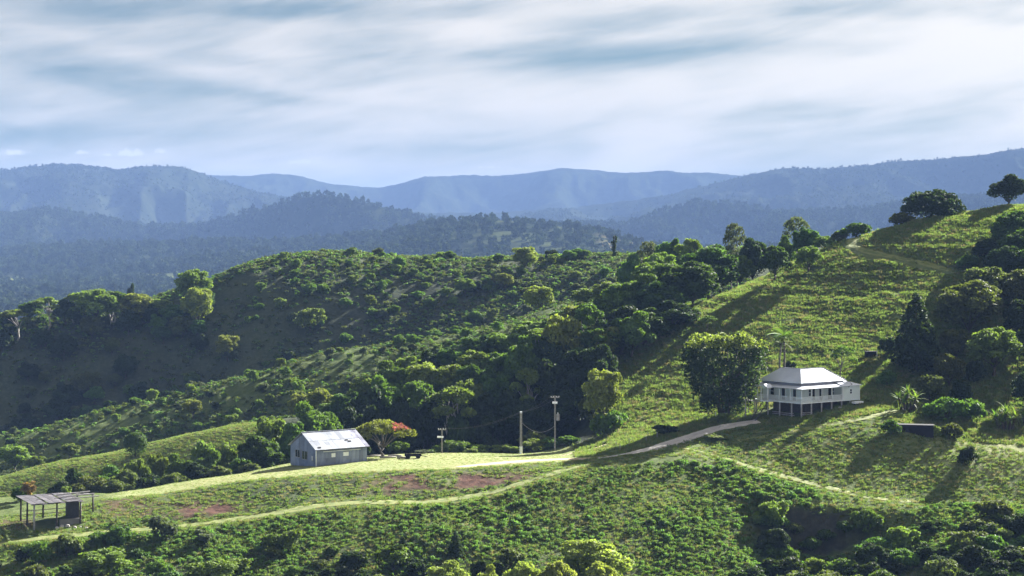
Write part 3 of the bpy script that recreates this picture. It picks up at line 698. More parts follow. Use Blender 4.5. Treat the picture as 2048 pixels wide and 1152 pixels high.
def proto_special():
    r = np.random.default_rng(7)
    # flat-topped coral tree with red flowering tips on one side
    lobes = []
    for i in range(22):
        a = i * 2.399; q = math.sqrt((i + .5) / 22)
        lobes.append((math.cos(a) * q * 5.0, math.sin(a) * q * 4.2, 5.3 - 1.5 * q * q + r.normal() * .15, 1.25, 1.25, .62))
    cr = crown_mesh('crown', lobes, 4200, .25, MATS['leaf_yellow'], 201, .45, mat2=MATS['flower_red'], pick2=lambda p: p[0] > 1.9 and p[2] > 4.5 and p[1] < 2.4)
    tr = trunk_mesh('trunk', .3, limbs(r, np.array([0, 0, -.4]), np.array([.1, 0, 1.5]), [np.array(l[:3]) for l in lobes[2::2]], .30, .2) + [([(0, 0, -.3), (-.5, .1, 1.2), (-1.6, 0, 3.2)], .2, .08)], MATS['bark_grey'])
    add_proto('coral', tr, cr, 11.6, 6.0)
    # towering clump, broad on top and narrowing to its foot
    lobes = []
    for i in range(46):
        t = (i + .5) / 46; a = i * 2.399
        z = 15.0 * (0.10 + 0.86 * t)
        rr = 8.0 * min(1.0, (0.46 + 0.66 * t ** 0.62)) * (1 if t < .9 else .8)
        s = r.uniform(1.5, 2.1)
        lobes.append((math.cos(a) * (rr - s), math.sin(a) * (rr - s), min(z, 13.6), s, s, s * 1.15))
    for i in range(12):
        a = i * 2.399; q = 5.6 * math.sqrt((i + .4) / 12); lobes.append((math.cos(a) * q, math.sin(a) * q, 14.0 + r.normal() * .2 - .03 * q * q, 2.0, 2.0, 1.15))
    n_side = 13000
    cr = crown_mesh('crown', lobes, n_side, .34, MATS['leaf_dark'], 202, .5, mat2=MATS['leaf_yellow'], pick2=lambda p: p[2] > 12.9)  # shaded sides and sunlit top are put into the leaf colours
    parts = [([(math.cos(a) * .7, math.sin(a) * .7, -.4), (math.cos(a) * 2.0, math.sin(a) * 2.0, 6), (math.cos(a) * 4.6, math.sin(a) * 4.6, 13)], .16, .05) for a in np.arange(0, 6.2, .45)]
    add_proto('clump', trunk_mesh('stems', .2, parts, MATS['bark_brown']), cr, 16.0, 15.0)
    # dense creeper-hung cone
    for seed, mt in ((203, 'leaf_dark'), (204, 'leaf_dark')):
        lobes = []
        for i in range(40):
            t = (i + .5) / 40; a = i * 2.399
            rr = 4.2 * (1 - t) ** .62; s = .55 + 1.15 * (1 - t)
            lobes.append((math.cos(a) * max(rr - s * .6, 0), math.sin(a) * max(rr - s * .6, 0), 1.0 + 14.2 * t, s, s, s * 1.25))
        cr = crown_mesh('crown', lobes, 7000, .34, MATS[mt], seed, .5)
        add_proto('cone', trunk_mesh('trunk', .3, [([(0, 0, -.6), (0, 0, 7), (0, 0, 14)], .4, .08)], MATS['bark_brown']), cr, 9.4, 15.8)
    # clipped ball
    cr = crown_mesh('crown', [(0, 0, 2.5, 2.4, 2.4, 2.4)], 3600, .22, MATS['leaf_deep'], 205, .9)
    add_proto('ball', trunk_mesh('trunk', .2, [([(0, 0, -.4), (0, 0, 1), (0, 0, 2)], .18, .12)], MATS['bark_brown']), cr, 5.0, 5.0)
    # thin creeper-covered snag
    lobes = [(r.normal() * .35, r.normal() * .35, 1.0 + i * .75, .8 - .02 * i, .8 - .02 * i, .7) for i in range(11)] + [(-.9, 0, 8.4, .7, .6, .6), (.8, .2, 6.6, .6, .6, .6)]
    add_proto('snag', trunk_mesh('trunk', .2, [([(0, 0, -.4), (0, 0, 5), (.1, 0, 9.4)], .28, .08)], MATS['bark_grey']), crown_mesh('crown', lobes, 1300, .28, MATS['leaf_dark'], 206), 3.0, 9.6)
proto_special()

# ------------------------------------------------------------------ planting
SOLID = []   # (x, y, r) kept clear of ground cover
def plant_on(name, kind, label, cat, px, top, base, wpx, d0, d1=700.0, group=None, var=None):
    x, D = spot(px, base, d0, d1)
    return plant(name, kind, label, cat, px, top, D, wpx, group, var)
def plant(name, kind, label, cat, px, top, D, wpx, group=None, var=None, rz=None, minh=0.8, sink=0.0, part_names=None):
    """a plant rooted at distance D under photo column px, its top level with photo row top, wpx wide"""
    x = X_at(px, D); zg = G(x, D) - sink
    pr = PROTO[kind]; v = pr[(var if var is not None else int(rng.integers(len(pr)))) % len(pr)]
    h = max(Z_at(top, D) - zg, minh); w = wpx / F * D
    t = thing(name, label, cat, (x, D, zg), rz if rz is not None else rng.uniform(0, 6.28), group, (w / v[2], w / v[2], h / v[3]))
    obj(v[0].name.split('.')[0], v[0], t); obj(v[1].name.split('.')[0], v[1], t)
    return t
# ------------------------------------------------------------------ drive and mown tracks
PATHS = []
def strip(name, mat, pix, width, lift=0.035, wob=0.5, seg=1.0, dlim=(262, 700)):
    pts = np.array([spot(a, b, *dlim) for a, b in pix])
    d = np.concatenate([[0], np.cumsum(np.hypot(*np.diff(pts, axis=0).T))])
    s = np.arange(0, d[-1], seg)
    k = np.exp(-0.5 * (np.arange(-4, 5) / 2.0) ** 2); k /= k.sum()
    sm = lambda a: np.convolve(np.pad(a, 4, mode='edge'), k, 'valid')
    x, y = sm(np.interp(s, d, pts[:, 0])), sm(np.interp(s, d, pts[:, 1]))
    w = np.interp(s, np.linspace(0, d[-1], len(width)), width) if hasattr(width, '__len__') else np.full(len(s), float(width))
    PATHS.append((x, y, w))
    tx, ty = np.gradient(x), np.gradient(y); l = np.hypot(tx, ty); nx, ny = -ty / l, tx / l
    m = 9; V = []
    for j in range(m):
        t = j / (m - 1) * 2 - 1
        e = t * w / 2
        if abs(t) > .7: e = e + np.sign(t) * wob * fbm(s * .5 + j * 3.1, s * 0 + 5.5 + t, 3) * 2
        xx, yy = x + nx * e, y + ny * e
        zz_ = ground(xx, yy) + lift - (0.12 if abs(t) == 1 else 0)
        V.append(np.stack([xx, yy, zz_], -1))
    V = np.stack(V, 1); n = len(s)
    ix = np.arange(n * m).reshape(n, m)
    q = np.stack([ix[:-1, :-1], ix[1:, :-1], ix[1:, 1:], ix[:-1, 1:]], -1).reshape(-1, 4)
    t_ = np.broadcast_to(np.linspace(-1, 1, m)[None, :], (n, m)).reshape(-1)
    o = obj(name, mesh_from(name, V.reshape(-1, 3), q, MATS[mat], True, {'across': np.stack([t_ * .5 + .5, t_ * 0, t_ * 0, t_ * 0 + 1], -1)}))
    o['kind'] = 'structure'
    return o
def path_mat(name, a, b, rut, rough=0.9):
    m, nt, bs = base_mat(name)
    n1 = pos_noise(nt, 0.6, 5, .65); n2 = pos_noise(nt, 5, 4, .7)
    g_ = mix_col(nt, ramp(nt, n1, .35, .65), a, b)
    at_ = N(nt, 'ShaderNodeAttribute', attribute_name='across'); sp_ = N(nt, 'ShaderNodeSeparateColor'); nt.links.new(at_.outputs['Color'], sp_.inputs[0])
    r1 = math_node(nt, 'ABSOLUTE', math_node(nt, 'SUBTRACT', math_node(nt, 'ABSOLUTE', math_node(nt, 'SUBTRACT', sp_.outputs[0], .5)), .24))
    inr = math_node(nt, 'MULTIPLY', math_node(nt, 'SUBTRACT', 1.0, ramp(nt, r1, .04, .12)), ramp(nt, n2, .35, .6))
    g_ = mix_col(nt, math_node(nt, 'MULTIPLY', inr, .7), g_, rut)
    nt.links.new(g_, bs.inputs['Base Color']); bs.inputs['Roughness'].default_value = rough; bs.inputs['Specular IOR Level'].default_value = 0.15
    bump(nt, bs, n2, .5, .08)
path_mat('gravel_drive', (0.34, 0.31, 0.28), (0.46, 0.42, 0.37), (0.50, 0.46, 0.41))
path_mat('pink_dirt', (0.30, 0.25, 0.15), (0.42, 0.31, 0.22), (0.47, 0.34, 0.25))
path_mat('mown_grass', (0.100, 0.130, 0.034), (0.170, 0.190, 0.058), (0.21, 0.20, 0.085))
strip('driveway', 'gravel_drive', WAYS['drive'], (3.4, 4.6, 5.2, 4.8, 3.6), lift=.06, dlim=(318, 420))
strip('dirt_track', 'pink_dirt', WAYS['dirt'], (2.0, 4.5, 5.0, 4.0, 3.0), lift=.04, dlim=(318, 420))
strip('mown_track', 'mown_grass', WAYS['low'], (2.4, 2.8, 2.8, 3.0, 2.8, 2.6, 2.0), dlim=(280, 345))
strip('mown_track', 'mown_grass', WAYS['knoll'], (1.4, 2.0, 2.2, 2.0, 1.4), dlim=(300, 360))
strip('mown_track', 'mown_grass', WAYS['upper'], (1.4, 1.8, 2.2, 2.2), dlim=(325, 370))
strip('hill_track', 'mown_grass', WAYS['hill'], (2.4, 3.4, 3.4, 2.8, 2.2, 1.8), dlim=(385, 480))
strip('dirt_track', 'pink_dirt', [(1120, 912), (1160, 902), (1200, 893), (1226, 884)], (1.2, 1.6, 1.4), dlim=(318, 420))

# ------------------------------------------------------------------ building materials
def metal_mat(name, c, c2, rust=None, rough=.45, sc=.5, metal=.15):
    m, nt, bs = base_mat(name)
    n1 = pos_noise(nt, sc, 4, .6); n2 = pos_noise(nt, 2.2, 5, .7)
    oi = N(nt, 'ShaderNodeObjectInfo')
    g_ = mix_col(nt, ramp(nt, n1, .35, .65), c, c2)
    vv = math_node(nt, 'ADD', .66, math_node(nt, 'MULTIPLY', oi.outputs['Random'], .5))
    hs = N(nt, 'ShaderNodeHueSaturation'); nt.links.new(g_, hs.inputs['Color']); nt.links.new(vv, hs.inputs['Value']); g_ = hs.outputs[0]
    if rust: g_ = mix_col(nt, math_node(nt, 'MULTIPLY', ramp(nt, n2, .56, .72), .75), g_, rust)
    nt.links.new(g_, bs.inputs['Base Color']); bs.inputs['Roughness'].default_value = rough; bs.inputs['Metallic'].default_value = metal
    return m
metal_mat('roof_white', (0.40, 0.42, 0.48), (0.47, 0.49, 0.54), None, .4, .3, .0)
metal_mat('shed_iron', (0.15, 0.18, 0.28), (0.23, 0.26, 0.37), (0.26, 0.22, 0.21), .55, .6)
metal_mat('shed_roof_iron', (0.24, 0.26, 0.31), (0.40, 0.42, 0.46), (0.36, 0.34, 0.36), .45, .35)
metal_mat('shed_roof_worn', (0.09, 0.09, 0.15), (0.28, 0.29, 0.36), (0.12, 0.11, 0.14), .5, .8)
metal_mat('old_iron', (0.04, 0.038, 0.045), (0.10, 0.09, 0.10), (0.20, 0.13, 0.10), .6, .8)
plain('white_paint', (0.74, 0.77, 0.78), .55, .04, .7)
plain('wall_cream', (0.60, 0.67, 0.66), .6, .05, .5)
plain('eave_shade_tone', (0.36, 0.37, 0.45), .6, .06, .7)
plain('dark_timber', (0.075, 0.060, 0.052), .85, .2, 3)
plain('pole_timber', (0.30, 0.28, 0.26), .85, .15, 3)
plain('weathered', (0.36, 0.34, 0.33), .85, .15, 3)
plain('black_iron', (0.016, 0.015, 0.018), .8, .2, 2, spec=.1)
plain('tank_plastic', (0.020, 0.020, 0.032), .8, .15, 1.2, spec=.1)
plain('concrete', (0.16, 0.155, 0.15), .9, .1, 1.5)
plain('white_plastic', (0.82, 0.83, 0.84), .4, .03, 1)
plain('rock', (0.45, 0.42, 0.38), .9, .15, 2, bmp=.05)
m, nt, bs = base_mat('dark_glass'); bs.inputs['Base Color'].default_value = (0.02, 0.025, 0.035, 1); bs.inputs['Roughness'].default_value = .08
plain('doorway_gloom', (0.012, 0.012, 0.014), .9, .1, 1)
plain('wire', (0.16, 0.15, 0.15), .6, .05, 1)

# ------------------------------------------------------------------ the white house (local u along the right veranda, v along the left one)
HR = R(38)
HX0, HY0 = X_at(1603, 347), 347.0
FLZ = Z_at(806, 347)
house = thing('highset_house', 'white highset timber house with wraparound veranda and pale hipped roof', 'house', (HX0, HY0, FLZ), HR)
def hb_(): return MB()
def hg(u, v):
    x = HX0 + u * math.cos(HR) - v * math.sin(HR); y = HY0 + u * math.sin(HR) + v * math.cos(HR)
    return G(x, y) - FLZ
UE, VE = 13.2, 12.0
# floor
b = hb_(); b.box(0, 11, 0, 2.2, -.22, 0); b.box(0, 2.2, 2.2, VE, -.22, 0); fl = b.build('veranda_floor', MATS['white_paint'], house)
hb_().box(2.2, UE, 2.2, VE, -.30, .02).build('floor', MATS['dark_timber'], house)
# walls of the core; gloom of the doorways is painted as near-black sheets
wall = hb_().box(2.2, UE, 2.2, VE, .02, 3.45).build('wall', MATS['wall_cream'], house)
hb_().box(2.17, UE + .02, 2.17, 2.2, 2.72, 3.45).build('eave_shade_strip', MATS['eave_shade_tone'], house)  # wall band under the eaves, its shade put into a greyer colour
hb_().box(2.17, 2.2, 2.17, VE + .02, 2.72, 3.45).build('eave_shade_strip', MATS['eave_shade_tone'], house)
def opening(kind, side, a, w, z0, z1):
    # side 'r': on the v=2.2 wall, 'l': on the u=2.2 wall, 'a': annex end wall v=0
    def bx(b, p, q, o0, o1, s0, s1):
        if side == 'l': b.box(2.2 - o1, 2.2 - o0, p, q, s0, s1)
        elif side == 'r': b.box(p, q, 2.2 - o1, 2.2 - o0, s0, s1)
        else: b.box(p, q, -o1, -o0, s0, s1)
        return b
    o = bx(MB(), a, a + w, .0, .03, z0, z1).build(kind, MATS['dark_glass'] if kind == 'window' else MATS['doorway_gloom'], house)
    fr = MB()
    bx(fr, a - .09, a, .0, .07, z0 - .08, z1 + .09); bx(fr, a + w, a + w + .09, .0, .07, z0 - .08, z1 + .09); bx(fr, a, a + w, .0, .07, z1, z1 + .09)
    if kind == 'window': bx(fr, a, a + w, .0, .10, z0 - .08, z0); bx(fr, a, a + w, .03, .06, (z0 + z1) / 2 - .03, (z0 + z1) / 2 + .03)
    fr.build('frame', MATS['white_paint'], o)
for a, w in ((3.3, .55), (4.0, .9)): opening('door' if w > .8 else 'window', 'r', a + .9, w, .05 if w > .8 else .9, 2.1)
for a in (7.0, 9.4): opening('door', 'r', a, .95, .05, 2.1)
opening('window', 'r', 10.35, .6, .8, 2.1)
for a, w, k in ((3.4, .75, 'door'), (6.2, .8, 'door'), (9.0, .9, 'window')): opening(k, 'l', a, w, .05 if k == 'door' else .8, 2.15)
# veranda roof (skillion) in two runs that mitre at the corner
vr = MB(); zo, zi = 2.5, 3.0
vr.plate([(-.35, -.35, zo), (11.0, -.35, zo), (11.0, 2.25, zi), (2.25, 2.25, zi)], .06); vr.build('veranda_roof', MATS['roof_white'], house)
vr = MB(); vr.plate([(-.35, -.35, zo), (2.25, 2.25, zi), (2.25, VE + .3, zi), (-.35, VE + .3, zo)], .06); vr.build('veranda_roof', MATS['roof_white'], house)
# main hipped roof, L-shaped ridge
e0, zr, zt = 1.6, 3.48, 5.75
A_ = [(e0, e0, zr), (UE + .5, e0, zr), (UE + .5, 7.6, zr), (7.6, 7.6, zr), (7.6, VE + .4, zr), (e0, VE + .4, zr)]
r0, r1, r2 = (4.6, 4.6, zt), (10.6, 4.6, zt), (4.6, 9.5, zt)
for quad in ([A_[0], A_[1], r1, r0], [A_[1], A_[2], r1], [A_[2], A_[3], r0, r1], [A_[3], A_[4], r2, r0], [A_[4], A_[5], r2], [A_[5], A_[0], r0, r2]):
    MB().plate(quad, .07).build('roof', MATS['roof_white'], house)
# flat-pitched rear roof that shows as a sunlit sliver above the ridge
MB().plate([(7.5, 7.5, 3.5), (UE + .4, 7.5, 3.5), (UE + .4, VE + .4, 3.5), (7.5, VE + .4, 3.5)], .07).build('roof', MATS['roof_white'], house)
for p, q in ((A_[0], r0), (r0, r1), (r0, r2), (A_[1], r1)):
    MB().bar((p[0], p[1], p[2] + .04), (q[0], q[1], q[2] + .04), .16, .06).build('ridge_cap', MATS['roof_white'], house)
hb_().box(e0 - .1, UE + .55, e0 - .1, e0 - .01, zr - .14, zr - .02).build('gutter', MATS['white_paint'], house)
hb_().box(e0 - .1, e0 - .01, e0 - .01, VE + .45, zr - .14, zr - .02).build('gutter', MATS['white_paint'], house)
# veranda posts, rails and balusters
pu = [0.05, 2.75, 5.45, 8.15, 10.85]
pv_ = [2.85, 5.6, 8.4, 11.2]
posts = [(u, .05) for u in pu] + [(.05, v) for v in pv_]
pm = MB().box(-.065, .065, -.065, .065, 0, 2.52).mesh('post', MATS['white_paint'])
bm_ = MB().bar((0, 0, 2.05), (.42, 0, 2.5), .05).bar((0, 0, 2.05), (-.42, 0, 2.5), .05).mesh('bracket', MATS['white_paint'])
for i, (u, v) in enumerate(posts):
    p = obj('post', pm, house, (u, v, 0))
    obj('bracket', bm_, p, None, (0, 0, 0 if v < .1 else R(90)))
def balustrade(p, q):
    p = Vector(p); q = Vector(q); L_ = (q - p).length; d = (q - p) / L_
    b = MB(); b.bar(p + Vector((0, 0, .95)), q + Vector((0, 0, .95)), .09, .07); b.bar(p + Vector((0, 0, .12)), q + Vector((0, 0, .12)), .06, .06)
    n = int(L_ / .19)
    for i in range(1, n): a = p + d * (L_ * i / n); b.bar(a + Vector((0, 0, .12)), a + Vector((0, 0, .94)), .085, .03)
    b.build('balustrade', MATS['white_paint'], house)
for a, c in zip(pu[:-1], pu[1:]): balustrade((a + .07, .05, 0), (c - .07, .05, 0))
for a, c in zip([.05] + pv_[:-1], pv_): balustrade((.05, a + .07, 0), (.05, c - .07, 0))
# annex at the right end
an = hb_(); an.box(11.0, 15.6, 0, 4.2, -.25, 2.52); an.build('annex_wall', MATS['wall_cream'], house)
opening('window', 'a', 12.9, .55, 1.05, 1.85)
MB().plate([(10.9, -.35, 2.54), (16.0, -.35, 2.54), (14.2, 2.2, 3.3), (10.9, 2.2, 3.3)], .06).build('annex_roof', MATS['roof_white'], house)
MB().plate([(16.0, -.35, 2.54), (16.0, 4.5, 2.54), (14.2, 2.2, 3.3)], .06).build('annex_roof', MATS['roof_white'], house)
MB().plate([(16.0, 4.5, 2.54), (10.9, 4.5, 2.54), (10.9, 2.2, 3.3), (14.2, 2.2, 3.3)], .06).build('annex_roof', MATS['roof_white'], house)
hb_().box(10.98, 11.12, -.06, -.002, -.1, 2.5).build('corner_board', MATS['white_paint'], house)
hb_().box(15.5, 15.64, -.06, -.002, -.25, 2.5).build('corner_board', MATS['white_paint'], house)
# entry porch with its small gable
MB().plate([(-1.6, 7.0, 2.35), (.0, 7.0, 2.35), (.0, 7.9, 3.05), (-1.6, 7.9, 3.05)], .05).build('porch_roof', MATS['roof_white'], house)
MB().plate([(-1.6, 8.8, 2.35), (-1.6, 7.9, 3.05), (.0, 7.9, 3.05), (.0, 8.8, 2.35)], .05).build('porch_roof', MATS['roof_white'], house)
g_ = MB(); g_.add([(-1.52, 7.05, 2.32), (-1.52, 8.75, 2.32), (-1.52, 7.9, 3.0), (-1.46, 7.05, 2.32), (-1.46, 8.75, 2.32), (-1.46, 7.9, 3.0)], [(0, 2, 1), (3, 4, 5), (0, 1, 4, 3), (1, 2, 5, 4), (2, 0, 3, 5)])
g_.build('gable', MATS['wall_cream'], house)
hb_().box(-1.6, -.002, 6.9, 8.9, -.2, -.02).build('porch_floor', MATS['white_paint'], house)
for u, v in ((-1.5, 7.05), (-1.5, 8.75)): obj('post', pm, house, (u, v, -.02), None, (1, 1, .93))
# elevated walkway running to the tall post
b = MB(); b.box(-1.5, -.9, 8.9, 13.6, -.35, -.2); b.build('walkway', MATS['weathered'], house)
for z in (.35, .75): MB().bar((-1.5, 8.9, z), (-1.5, 13.5, z), .05).build('rail', MATS['weathered'], house)
for v in (10.4, 12.0, 13.4):
    b = MB(); zg = hg(-1.5, v); b.box(-1.56, -1.44, v - .06, v + .06, zg - .3, .8); b.build('post', MATS['weathered'], house)
# entry stairs
st = MB(); n = 12; zg = hg(-4.2, 7.5)
for i in range(n): st.box(-1.6 - .26 * (i + 1), -1.6 - .26 * i, 7.0, 8.2, -.2 + (zg + .2) * (i + 1) / n - .05, -.2 + (zg + .2) * (i + 1) / n)
st.build('stairs', MATS['dark_timber'], house)
for v in (7.0, 8.2): MB().bar((-1.6, v, -.25), (-1.6 - .26 * n, v, zg), .06, .18).build('stringer', MATS['dark_timber'], house)
# stumps under the floor
for u in (.15, 2.75, 5.45, 8.15, 10.85, 13.1, 15.4):
    for v in (.15, 2.6, 5.6, 8.6, 11.6):
        if u > 13.3 and v > 5: continue
        zg = hg(u, v)
        MB().box(u - .1, u + .1, v - .1, v + .1, zg - .4, -.2).build('stump', MATS['weathered'] if v < .2 or u < .2 else MATS['dark_timber'], house)
# slatted enclosure behind the stumps
zg = hg(6, 4)
for (a, c, d, e) in ((4.0, 12.8, 3.0, 3.06), (4.0, 4.06, 3.1, 11)):
    MB().box(a, c, d, e, zg - .4, -.32).build('under_floor_screen', MATS['dark_timber'], house)
# vent pipe curling off the roof end
b = MB(); b.tube([(13.3, 1.3, 3.42), (13.9, .9, 3.1), (13.8, .2, 2.7), (12.6, -.2, 2.5), (12.3, -.25, 2.3)], [.06] * 5, 6); b.build('downpipe', MATS['dark_timber'], house, True)

# things under and beside the house
def at_house(u, v):
    x = HX0 + u * math.cos(HR) - v * math.sin(HR); y = HY0 + u * math.sin(HR) + v * math.cos(HR); return x, y, G(x, y)
for (u, v, lab) in ((1.2, 4.4, 'pale timber boards stacked under the corner of the house'), (1.4, 7.2, 'pale timber boards stacked under the house near the entry stairs'), (2.6, 1.2, 'pale timber boards lying under the right veranda')):
    x, y, z = at_house(u, v)
    t = thing('board_stack', lab, 'boards', (x, y, z), HR + (R(90) if v > 2 else 0))
    for k in range(4): MB().box(-1.3 + .1 * k, 1.3 - .13 * (k % 2), -.35, .35, -.1 + .16 * k, .16 * k).build('board', MATS['weathered' if k % 2 else 'dark_timber'], t)
x, y, z = at_house(13.6, -1.3)
t = thing('stock_trough', 'white topped trough on dark legs below the end of the house', 'trough', (x, y, z), HR + .06)
MB().box(-1.2, 1.2, -.45, .45, .25, .62).build('basin', MATS['white_plastic'], t)
MB().box(-1.3, 1.3, -.5, .5, -.3, .25).build('stand', MATS['black_iron'], t)
x, y, z = at_house(9.6, -1.0)
t = tag(MB().add([(-1, -.5, -.15), (1, -.4, -.15), (1.05, .5, -.15), (-.9, .55, -.15), (-.6, -.3, .25), (.7, -.25, .22), (.7, .3, .25), (-.5, .3, .28)], [(0, 3, 2, 1), (4, 5, 6, 7), (0, 1, 5, 4), (1, 2, 6, 5), (2, 3, 7, 6), (3, 0, 4, 7)]).build('boulder', MATS['rock']), 'low pale boulder in the shade below the right veranda', 'rock'); t.location = (x, y, z)
x, y = spot(1447, 854); t = tag(MB().add([(-1, -.5, -.15), (1, -.4, -.15), (1.05, .5, -.15), (-.9, .55, -.15), (-.6, -.3, .35), (.7, -.25, .32), (.7, .3, .35), (-.5, .3, .38)], [(0, 3, 2, 1), (4, 5, 6, 7), (0, 1, 5, 4), (1, 2, 6, 5), (2, 3, 7, 6), (3, 0, 4, 7)]).build('boulder', MATS['rock']), 'pale boulder on the lower edge of the drive', 'rock'); t.location = (x, y, G(x, y))
# tall post at the end of the walkway
def post_thing(name, label, px, base, top, r, mat, arms=None, group=None, cat='post', D=None):
    if D: x, y = X_at(px, D), D
    else: x, y = spot(px, base, 300, 480)
    z = G(x, y); h = Z_at(top, y) - z
    t = thing(name, label, cat, (x, y, z), 0, group)
    MB().tube([(0, 0, -.5), (0, 0, h)], [r, r * .82], 8).build('shaft', MATS[mat], t, False)
    return t, h, (x, y, z)
hp, hph, hpp = post_thing('clothesline_post', 'tall pale post at the end of the house walkway', 1491, 836, 769, .16, 'pole_timber')
MB().box(-.12, .12, -.1, .1, hph - .1, hph + .1).build('cap', MATS['white_paint'], hp)

# ------------------------------------------------------------------ grey corrugated shed
SR = R(35)
SX, SY = spot(632, 933, 318, 400)
SZ = G(SX, SY) - .05
shed = thing('iron_shed', 'grey corrugated iron shed with pale patched gable roof on the terrace', 'shed', (SX, SY, SZ), SR)
LU, LV, SH, SP = 10.4, 9.4, 3.15, 5.55
r_ = np.random.default_rng(4)
nw = 13; wu = LU / nw
ws = MB().box(0, wu - .02, 0, .06, -.6, SH - .1).mesh('wall_sheet', MATS['shed_iron'])
for i in range(nw): obj('wall_sheet', ws, shed, (i * wu, -.01 * (i % 2), 0))
for i in range(nw): obj('wall_sheet', ws, shed, (i * wu, LV - .06 + .01 * (i % 2), 0))
# gable walls as upright sheets
ng = 9; wg = LV / ng
for side, uu in ((0, 0.0), (1, LU - .06)):
    for i in range(ng):
        v0, v1 = i * wg + (.07 if i == 0 else 0), (i + 1) * wg - .02 - (.07 if i == ng - 1 else 0)
        hgt = lambda v: SH - .12 + (SP - SH) * (1 - abs(v - LV / 2) / (LV / 2))
        b = MB(); u0, u1 = uu - .012 * (i % 2) * (1 - 2 * side), uu + .06 - .012 * (i % 2) * (1 - 2 * side)
        b.add([(u0, v0, -.6), (u1, v0, -.6), (u1, v1, -.6), (u0, v1, -.6), (u0, v0, hgt(v0)), (u1, v0, hgt(v0)), (u1, v1, hgt(v1)), (u0, v1, hgt(v1))], [(0, 3, 2, 1), (4, 5, 6, 7), (0, 1, 5, 4), (1, 2, 6, 5), (2, 3, 7, 6), (3, 0, 4, 7)])
        b.build('gable_sheet', MATS['shed_iron'], shed)
# roof sheets in two rows per slope
nr_ = 12; ru = (LU + .7) / nr_; sl = (SP - SH) / (LV / 2)
for s in (0, 1):
    for row in (0, 1):
        for i in range(nr_):
            u0, u1 = -.35 + i * ru, -.35 + (i + 1) * ru - .015
            va, vb = (-.45, LV * .24) if row == 0 else (LV * .24 - .15, LV / 2)
            za, zb = SH + va * sl + .05 + .03 * row, SH + vb * sl + .05 + .03 * row
            if s: q = [(u0, LV - va, za), (u0, LV - vb, zb), (u1, LV - vb, zb), (u1, LV - va, za)]
            else: q = [(u0, va, za), (u1, va, za), (u1, vb, zb), (u0, vb, zb)]
            worn = i >= 9 and not (i == 9 and row == 0)
            MB().plate(q, .03).build('roof_sheet', MATS['shed_roof_worn' if worn and r_.random() < .8 else 'shed_roof_iron'], shed)
MB().bar((-.4, LV / 2, SP + .12), (LU + .4, LV / 2, SP + .12), .3, .05).build('ridge_cap', MATS['shed_roof_iron'], shed)
MB().box(-.3, LU + .3, -.40, -.34, SH - .32, SH - .22).build('fascia', MATS['dark_timber'], shed)
MB().bar((1.4, -.1, SH - .62), (9.0, -.1, SH - .62), .08).build('water_pipe', MATS['white_plastic'], shed)
MB().box(-.1, .03, -.12, -.03, -.3, SH - .2).build('downpipe', MATS['white_plastic'], shed)
for u0, u1, z0, z1 in ((3.1, 3.9, 1.45, 2.15), (5.5, 6.6, 1.5, 2.2)):
    w_ = MB().box(u0, u1, -.06, -.022, z0, z1).build('window', MATS['white_plastic'], shed)
    MB().box(u0 - .06, u1 + .06, -.08, -.061, z1, z1 + .06).build('lintel', MATS['weathered'], w_)
for u0, u1 in ((1.9, 3.9), (5.4, 6.7)):
    MB().box(u0, u1, -.045, -.021, -.1, 1.35).build('door', MATS['shed_iron'], shed)
for v0, v1, z0, z1 in ((1.0, 1.5, 1.0, 1.75), (3.1, 4.9, .95, 2.35), (5.8, 7.4, 1.1, 2.35)):
    w_ = MB().box(-.05, -.02, v0, v1, z0, z1).build('window', MATS['dark_glass'] if v0 > 2 else MATS['white_plastic'], shed)
    f_ = MB(); f_.box(-.08, -.055, v0 - .1, v1 + .1, z0 - .1, z0); f_.box(-.08, -.055, v0 - .1, v0, z0, z1 + .08); f_.box(-.08, -.055, v1, v1 + .1, z0, z1 + .08)
    f_.box(-.08, -.055, (v0 + v1) / 2 - .04, (v0 + v1) / 2 + .04, z0, z1); f_.build('frame', MATS['weathered'], w_)
for u, v, s in ((.5, .3, .35), (6.9, 1.9, .3), (7.3, 1.5, .35)):
    zc = SH + v * sl + .13
    MB().plate([(u, v - s, zc - s * sl), (u + .6, v - s, zc - s * sl), (u + .6, v, zc), (u, v, zc)], .02).build('roof_patch', MATS['black_iron'], shed)

# ------------------------------------------------------------------ open stock shelter at the left
sx0, sy0 = spot(68, 1060, 285, 340)
OZ = G(sx0, sy0)
OR = R(31)
shel = thing('stock_shelter', 'old open sided shelter on timber posts with sagging iron roof', 'shelter', (sx0, sy0, OZ), OR)
def og(u, v): return G(sx0 + u * math.cos(OR) - v * math.sin(OR), sy0 + u * math.sin(OR) + v * math.cos(OR)) - OZ
RZ = Z_at(1009, sy0) - OZ
for u, v in ((0, 0), (3.6, 0), (7.4, 0), (0, 3.6), (0, 7.0), (3.6, 7.0), (7.4, 7.0)):
    MB().tube([(u, v, og(u, v) - .6), (u + .05, v, RZ - .05 + .05 * v)], [.17, .14], 7).build('post', MATS['weathered' if v < 1 and u < 1 else 'dark_timber'], shel, True)
for v in (0, 3.6, 7.0): MB().bar((-.4, v, RZ - .02 + .05 * v), (11.2 if v > 6 else 7.8, v, RZ - .02 + .05 * v + (.05 if v > 6 else 0)), .2).build('beam', MATS['dark_timber'], shel)
for k in range(9):
    u0 = -.6 + k * .95; u1 = u0 + .93; dz_ = .07 * math.sin(k * 2.1) - .04 * (k % 3)
    MB().plate([(u0, -.5, RZ + .12 + dz_), (u1, -.5, RZ + .12 + dz_), (u1, 7.6, RZ + .5 + dz_ * .5), (u0, 7.6, RZ + .5 + dz_ * .5)], .04).build('roof_sheet', MATS['old_iron'], shel)
